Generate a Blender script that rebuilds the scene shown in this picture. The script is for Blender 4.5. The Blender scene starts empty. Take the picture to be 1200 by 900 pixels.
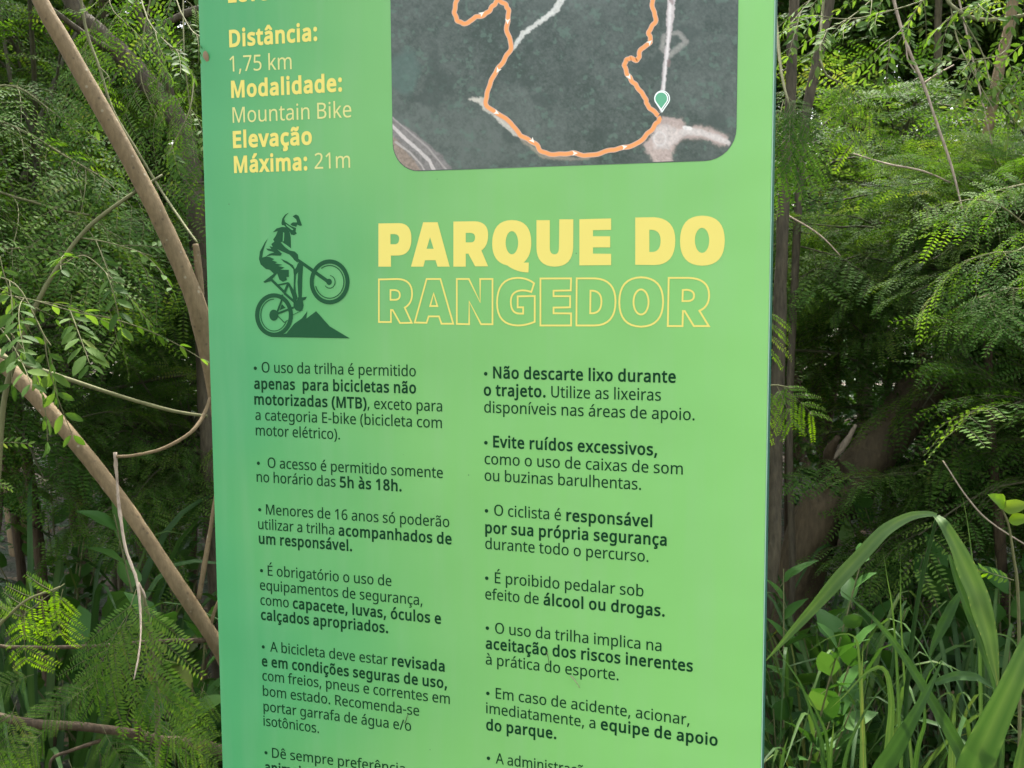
import bpy, math, random
import numpy as np
from mathutils import Vector, Matrix

SC = bpy.context.scene
COL = SC.collection

# ------------------------------------------------------------------ camera
# (solved from the sign's edges and lines of print; the sign face is the plane y = 0,
#  x along the sign, the sign origin 1.447 m above the ground)
FPX = 1340.5                                   # focal length in pixels of the 1200 px wide photograph
SIGN_Z = 1.447
_ROT = np.array([[0.94437809, 0.00500583, 0.32882362],
                 [0.02837104, 0.99491619, -0.09662738],
                 [-0.32763564, 0.10058185, 0.93943503]])
_CAM = np.array([0.49749597, -0.15272778, -1.42647832])
def l2w(p):                                    # sign coordinates (right, down, away) -> world
    return np.array([p[0], p[2], SIGN_Z - p[1]])
def d2w(p):
    return np.array([p[0], p[2], -p[1]])
CAMW = l2w(_CAM)
AX, AY, AZ = d2w(_ROT[0]), d2w(_ROT[1]), d2w(_ROT[2])   # right, down, forward in the world
cam = bpy.data.cameras.new('camera')
cam.sensor_width = 36.0
cam.lens = 36.0 * FPX / 1200.0
cam.clip_start = 0.05
cam.clip_end = 500.0
cam.dof.use_dof = True
cam.dof.focus_distance = 1.52
cam.dof.aperture_fstop = 22.0
camo = bpy.data.objects.new('camera', cam)
COL.objects.link(camo)
camo.matrix_world = Matrix(((AX[0], -AY[0], -AZ[0], CAMW[0]),
                            (AX[1], -AY[1], -AZ[1], CAMW[1]),
                            (AX[2], -AY[2], -AZ[2], CAMW[2]),
                            (0, 0, 0, 1)))
SC.camera = camo

# ------------------------------------------------------------------ sky, sun, exposure
SUN_EL, SUN_AZ = math.radians(60), math.radians(-22)    # azimuth measured from +Y towards +X
world = bpy.data.worlds.new('World')
SC.world = world
world.use_nodes = True
wn = world.node_tree
sky = wn.nodes.new('ShaderNodeTexSky')
sky.sky_type = 'NISHITA'
sky.sun_disc = False
sky.sun_elevation = SUN_EL
sky.sun_rotation = SUN_AZ
sky.air_density = 1.3
sky.dust_density = 4.0
sky.ozone_density = 1.0
hs_ = wn.nodes.new('ShaderNodeHueSaturation')          # hazy bright tropical sky, nearly white
hs_.inputs['Saturation'].default_value = 0.40
wn.links.new(sky.outputs[0], hs_.inputs['Color'])
wn.links.new(hs_.outputs[0], wn.nodes['Background'].inputs[0])
wn.nodes['Background'].inputs[1].default_value = 0.15
sl = bpy.data.lights.new('sun', 'SUN')
sl.energy = 2.8
sl.angle = math.radians(0.55)
sl.color = (1.0, 0.95, 0.86)
so = bpy.data.objects.new('sun', sl)
COL.objects.link(so)
sdir = Vector((math.sin(SUN_AZ) * math.cos(SUN_EL), math.cos(SUN_AZ) * math.cos(SUN_EL), math.sin(SUN_EL)))
so.rotation_euler = sdir.to_track_quat('Z', 'Y').to_euler()
so.location = (0, 0, 12)
SC.view_settings.view_transform = 'Standard'
SC.view_settings.look = 'None'
SC.view_settings.exposure = 2.55
SC.view_settings.gamma = 1.0
SC.view_settings.use_curve_mapping = False
SC.cycles.max_bounces = 8
SC.cycles.transparent_max_bounces = 8
SC.cycles.use_denoising = True

# ------------------------------------------------------------------ helpers
def at(px, py, d):
    """world point seen at pixel (px,py) of the photograph, d metres along the view axis"""
    return CAMW + d * ((px - 600.0) / FPX * AX + (py - 450.0) / FPX * AY + AZ)

def on_sign(px, py):
    """sign coordinates (u right, v down) of the print at a pixel of the photograph"""
    ray = (px - 600.0) / FPX * _ROT[0] + (py - 450.0) / FPX * _ROT[1] + _ROT[2]
    t = -_CAM[2] / ray[2]
    p = _CAM + t * ray
    return np.array([p[0], p[1]])

def tag(o, label=None, cat=None, group=None, kind=None):
    if label: o['label'] = label
    if cat: o['category'] = cat
    if group: o['group'] = group
    if kind: o['kind'] = kind
    return o

def empty(name, loc, rz=0.0):
    o = bpy.data.objects.new(name, None)
    o.empty_display_size = 0.05
    COL.objects.link(o)
    o.location = [float(x) for x in loc]
    o.rotation_euler = (0, 0, rz)
    return o

def link(name, me, mats=None, parent=None):
    if mats is not None:
        for m in (mats if isinstance(mats, (list, tuple)) else [mats]):
            me.materials.append(m)
    o = bpy.data.objects.new(name, me)
    COL.objects.link(o)
    if parent: o.parent = parent
    return o

def unit(v):
    v = np.asarray(v, float)
    return v / max(1e-9, np.linalg.norm(v))

class MB:
    """collects vertices / faces with a material slot and a tint; build() makes one mesh"""
    def __init__(self):
        self.V, self.Q, self.M, self.T, self.n = [], [], [], [], 0
    def add(self, V, Q, mat=0, tint=0.5):
        V = np.asarray(V, float).reshape(-1, 3)
        Q = np.asarray(Q, np.int64).reshape(-1, 4)
        self.V.append(V); self.Q.append(Q + self.n)
        self.M.append(np.full(len(Q), mat, np.int32) if np.isscalar(mat) else np.asarray(mat, np.int32))
        self.T.append(np.full(len(V), tint, np.float32) if np.isscalar(tint) else np.asarray(tint, np.float32))
        self.n += len(V)
    def arrays(self):
        return (np.concatenate(self.V), np.concatenate(self.Q), np.concatenate(self.M), np.concatenate(self.T))
    def add_arr(self, arr, rot=None, loc=None, scale=1.0, dt=0.0):
        V, Q, M, T = arr
        V = V * scale
        if rot is not None: V = V @ rot.T
        if loc is not None: V = V + np.asarray(loc)
        self.add(V, Q, M, np.clip(T + dt, 0, 1))
    def mesh(self, name, smooth=False):
        V, Q, M, T = self.arrays()
        me = bpy.data.meshes.new(name)
        me.vertices.add(len(V)); me.vertices.foreach_set('co', V.astype(np.float32).ravel())
        tri = Q[:, 2] == Q[:, 3]
        cnt = np.where(tri, 3, 4)
        keep = np.ones(Q.shape, bool); keep[tri, 3] = False
        flat = Q[keep]
        me.loops.add(len(flat)); me.loops.foreach_set('vertex_index', flat.astype(np.int32))
        st = np.concatenate([[0], np.cumsum(cnt)[:-1]])
        me.polygons.add(len(Q)); me.polygons.foreach_set('loop_start', st.astype(np.int32))
        me.polygons.foreach_set('material_index', M.astype(np.int32))
        if smooth: me.polygons.foreach_set('use_smooth', np.ones(len(Q), bool))
        a = me.attributes.new('tint', 'FLOAT', 'POINT'); a.data.foreach_set('value', T.astype(np.float32))
        me.update(calc_edges=True)
        return me

def tube(mb, pts, rad, sides=6, mat=0, tint=0.5, rough=0.0, rng=None, caps=True):
    P = np.asarray(pts, float)
    n = len(P)
    R = np.full(n, rad, float) if np.isscalar(rad) else np.asarray(rad, float)
    T = np.gradient(P, axis=0)
    T /= np.maximum(1e-9, np.linalg.norm(T, axis=1))[:, None]
    ref = np.array([0, 0, 1.0]) if abs(T[0][2]) < 0.8 else np.array([1.0, 0, 0])
    N = unit(np.cross(T[0], ref)); rings = []
    a = np.linspace(0, 2 * math.pi, sides, endpoint=False)
    for i in range(n):
        N = unit(N - T[i] * np.dot(N, T[i])); B = np.cross(T[i], N)
        r = R[i] * (np.ones(sides) if rng is None or rough == 0 else 1 + rough * rng.standard_normal(sides))
        rings.append(P[i] + (np.cos(a) * r)[:, None] * N + (np.sin(a) * r)[:, None] * B)
    V = np.concatenate(rings); Q = []
    for i in range(n - 1):
        for k in range(sides):
            k2 = (k + 1) % sides
            Q.append((i * sides + k, i * sides + k2, (i + 1) * sides + k2, (i + 1) * sides + k))
    if caps and sides >= 4:
        V = np.concatenate([V, [P[0]], [P[-1]]]); b = n * sides
        for k in range(sides):
            k2 = (k + 1) % sides
            Q.append((b, k2, k, k)); o = (n - 1) * sides
            Q.append((b + 1, o + k, o + k2, o + k2))
    mb.add(V, Q, mat, tint)

def smooth_path(pts, n):
    """Catmull-Rom through points, n samples"""
    P = np.asarray(pts, float)
    if len(P) == 2: return P[0] + np.linspace(0, 1, n)[:, None] * (P[1] - P[0])
    E = np.vstack([2 * P[0] - P[1], P, 2 * P[-1] - P[-2]])
    t = np.linspace(0, len(P) - 1 - 1e-6, n); i = t.astype(int); f = (t - i)[:, None]
    a, b, c, d = E[i], E[i + 1], E[i + 2], E[i + 3]
    return 0.5 * (2 * b + (c - a) * f + (2 * a - 5 * b + 4 * c - d) * f ** 2 + (3 * b - a - 3 * c + d) * f ** 3)

def basis(x, up=(0, 0, 1)):
    """rotation whose columns are (direction, side, up-ish)"""
    x = unit(x); up = np.asarray(up, float)
    if abs(np.dot(x, up)) > 0.97: up = np.array([0.3, 0.9, 0.1])
    y = unit(np.cross(up, x)); z = np.cross(x, y)
    return np.stack([x, y, z], axis=1)

# ------------------------------------------------------------------ materials
def newmat(name):
    m = bpy.data.materials.new(name); m.use_nodes = True
    return m, m.node_tree, m.node_tree.nodes['Principled BSDF']

def plain(name, col, rough=0.5, spec=0.5, noise=0.0, nscale=30.0):
    m, nt, b = newmat(name)
    b.inputs['Base Color'].default_value = (*col, 1); b.inputs['Roughness'].default_value = rough
    b.inputs['Specular IOR Level'].default_value = spec
    if noise:
        tc = nt.nodes.new('ShaderNodeTexCoord'); nz = nt.nodes.new('ShaderNodeTexNoise')
        nz.inputs['Scale'].default_value = nscale; nz.inputs['Detail'].default_value = 5
        mx = nt.nodes.new('ShaderNodeMix'); mx.data_type = 'RGBA'
        mx.inputs[6].default_value = tuple(c * (1 - noise) for c in col) + (1,)
        mx.inputs[7].default_value = tuple(min(1, c * (1 + noise)) for c in col) + (1,)
        nt.links.new(tc.outputs['Object'], nz.inputs['Vector']); nt.links.new(nz.outputs[0], mx.inputs[0])
        nt.links.new(mx.outputs[2], b.inputs['Base Color'])
    return m

def leafmat(name, dark, mid, light, trans=0.35, rough=0.42, spec=0.5):
    m, nt, b = newmat(name); L = nt.links.new
    at_ = nt.nodes.new('ShaderNodeAttribute'); at_.attribute_name = 'tint'
    oi = nt.nodes.new('ShaderNodeObjectInfo')
    geo = nt.nodes.new('ShaderNodeNewGeometry'); nz = nt.nodes.new('ShaderNodeTexNoise')
    nz.inputs['Scale'].default_value = 5.0; nz.inputs['Detail'].default_value = 3
    L(geo.outputs['Position'], nz.inputs['Vector'])
    ad = nt.nodes.new('ShaderNodeMath'); ad.operation = 'MULTIPLY_ADD'; ad.inputs[1].default_value = 0.5
    L(nz.outputs[0], ad.inputs[0]); L(at_.outputs['Fac'], ad.inputs[2])
    a2 = nt.nodes.new('ShaderNodeMath'); a2.operation = 'MULTIPLY_ADD'; a2.inputs[1].default_value = 0.22
    L(oi.outputs['Random'], a2.inputs[0]); L(ad.outputs[0], a2.inputs[2])
    s = nt.nodes.new('ShaderNodeMath'); s.operation = 'SUBTRACT'; s.inputs[1].default_value = 0.36
    L(a2.outputs[0], s.inputs[0])
    cr = nt.nodes.new('ShaderNodeValToRGB')
    e = cr.color_ramp.elements
    e[0].position = 0.05; e[0].color = (*dark, 1); e[1].position = 0.84; e[1].color = (*light, 1)
    yl = cr.color_ramp.elements.new(1.0); yl.color = (0.115, 0.135, 0.032, 1)     # the odd yellowed leaf
    k = cr.color_ramp.elements.new(0.5); k.color = (*mid, 1)
    L(s.outputs[0], cr.inputs[0]); L(cr.outputs[0], b.inputs['Base Color'])
    b.inputs['Roughness'].default_value = rough; b.inputs['Specular IOR Level'].default_value = spec
    tr = nt.nodes.new('ShaderNodeBsdfTranslucent')
    hs = nt.nodes.new('ShaderNodeHueSaturation'); hs.inputs['Value'].default_value = 1.7; hs.inputs['Saturation'].default_value = 1.15
    hs.inputs['Hue'].default_value = 0.485
    L(cr.outputs[0], hs.inputs['Color']); L(hs.outputs[0], tr.inputs['Color'])
    mx = nt.nodes.new('ShaderNodeMixShader'); mx.inputs[0].default_value = trans
    out = nt.nodes['Material Output']
    L(b.outputs[0], mx.inputs[1]); L(tr.outputs[0], mx.inputs[2]); L(mx.outputs[0], out.inputs['Surface'])
    return m

def barkmat(name, a, b_, scale=9.0, bump=0.4, stretch=0.25, specks=False):
    m, nt, b = newmat(name); L = nt.links.new
    tc = nt.nodes.new('ShaderNodeTexCoord'); mp = nt.nodes.new('ShaderNodeMapping')
    mp.inputs['Scale'].default_value = (1, 1, stretch)
    n1 = nt.nodes.new('ShaderNodeTexNoise'); n1.inputs['Scale'].default_value = scale; n1.inputs['Detail'].default_value = 8
    n2 = nt.nodes.new('ShaderNodeTexNoise'); n2.inputs['Scale'].default_value = scale * 7; n2.inputs['Detail'].default_value = 6
    L(tc.outputs['Object'], mp.inputs[0]); L(mp.outputs[0], n1.inputs['Vector']); L(mp.outputs[0], n2.inputs['Vector'])
    mth = nt.nodes.new('ShaderNodeMath'); mth.operation = 'MULTIPLY_ADD'; mth.inputs[1].default_value = 0.6
    L(n2.outputs[0], mth.inputs[0])
    m3 = nt.nodes.new('ShaderNodeMath'); m3.operation = 'MULTIPLY'; m3.inputs[1].default_value = 0.5
    L(n1.outputs[0], m3.inputs[0]); L(m3.outputs[0], mth.inputs[2])
    cr = nt.nodes.new('ShaderNodeValToRGB'); e = cr.color_ramp.elements
    e[0].position = 0.36; e[0].color = (*a, 1); e[1].position = 0.72; e[1].color = (*b_, 1)
    L(mth.outputs[0], cr.inputs[0]); L(cr.outputs[0], b.inputs['Base Color'])
    if specks:                                        # pale lichen flecks and dark pores
        vo = nt.nodes.new('ShaderNodeTexVoronoi'); vo.inputs['Scale'].default_value = 70; L(tc.outputs['Object'], vo.inputs['Vector'])
        rr_ = nt.nodes.new('ShaderNodeMapRange'); rr_.inputs['From Min'].default_value = 0.10; rr_.inputs['From Max'].default_value = 0.22
        rr_.inputs['To Min'].default_value = 0.5; rr_.inputs['To Max'].default_value = 0.0; L(vo.outputs['Distance'], rr_.inputs['Value'])
        sc_ = nt.nodes.new('ShaderNodeSeparateColor'); L(vo.outputs['Color'], sc_.inputs[0])
        pk = nt.nodes.new('ShaderNodeValToRGB'); pk.color_ramp.interpolation = 'CONSTANT'
        pk.color_ramp.elements[0].color = (0.025, 0.018, 0.010, 1); pk.color_ramp.elements[1].position = 0.6; pk.color_ramp.elements[1].color = (0.26, 0.24, 0.17, 1)
        L(sc_.outputs[0], pk.inputs[0])
        mq = nt.nodes.new('ShaderNodeMix'); mq.data_type = 'RGBA'
        L(rr_.outputs[0], mq.inputs[0]); L(cr.outputs[0], mq.inputs[6]); L(pk.outputs[0], mq.inputs[7]); L(mq.outputs[2], b.inputs['Base Color'])
    bp = nt.nodes.new('ShaderNodeBump'); bp.inputs['Strength'].default_value = bump; bp.inputs['Distance'].default_value = 0.01
    L(mth.outputs[0], bp.inputs['Height']); L(bp.outputs[0], b.inputs['Normal'])
    b.inputs['Roughness'].default_value = 0.8; b.inputs['Specular IOR Level'].default_value = 0.25
    return m

M_FEATH = leafmat('feathery_leaf', (0.017, 0.046, 0.007), (0.039, 0.092, 0.014), (0.084, 0.150, 0.026), trans=0.43, rough=.6, spec=.06)
M_FEATH_LIT = leafmat('feathery_leaf_lit', (0.020, 0.052, 0.009), (0.046, 0.101, 0.017), (0.096, 0.158, 0.029), trans=0.38, rough=.6, spec=.06)  # feathery leaf with light put into its colour, for dim thicket crowns
M_FRESH = leafmat('fresh_leaf', (0.045, 0.105, 0.010), (0.066, 0.140, 0.013), (0.095, 0.175, 0.022), trans=0.45, rough=.55, spec=.1)
M_OVAL = leafmat('oval_leaf', (0.023, 0.056, 0.010), (0.047, 0.098, 0.017), (0.088, 0.148, 0.031), trans=0.42, rough=.6, spec=.08)
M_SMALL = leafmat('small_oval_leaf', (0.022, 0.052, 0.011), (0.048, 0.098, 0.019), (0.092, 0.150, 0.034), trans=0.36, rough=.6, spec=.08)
M_BROAD = leafmat('broad_leaf', (0.016, 0.048, 0.009), (0.032, 0.086, 0.016), (0.058, 0.122, 0.026), trans=0.22, rough=0.5, spec=.14)
M_GRASS = leafmat('grass_blade', (0.014, 0.037, 0.008), (0.027, 0.064, 0.014), (0.060, 0.104, 0.026), trans=0.25, rough=0.55, spec=.15)
M_TWIG = barkmat('green_twig', (0.07, 0.072, 0.028), (0.125, 0.122, 0.052), 20, 0.1)
M_TWIG_DARK = barkmat('dark_twig', (0.030, 0.030, 0.014), (0.062, 0.058, 0.028), 20, 0.1)
M_TAN = barkmat('tan_bark', (0.094, 0.066, 0.031), (0.165, 0.117, 0.060), 22, 0.3, 0.45, True)
M_SHADE_BARK = barkmat('grey_brown_bark', (0.022, 0.018, 0.010), (0.072, 0.058, 0.034), 16, 1.0)
M_BARK = barkmat('dark_bark', (0.030, 0.025, 0.013), (0.098, 0.080, 0.044), 18, 0.9)
M_BROWN = barkmat('brown_bark', (0.026, 0.018, 0.009), (0.075, 0.052, 0.028), 18, 0.9)
M_PALE = barkmat('pale_dead_wood', (0.16, 0.12, 0.085), (0.36, 0.29, 0.21), 25, 0.5)
M_LITTER = leafmat('dry_leaf', (0.07, 0.045, 0.025), (0.17, 0.11, 0.06), (0.34, 0.25, 0.15), trans=0.15, rough=0.7)
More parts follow.
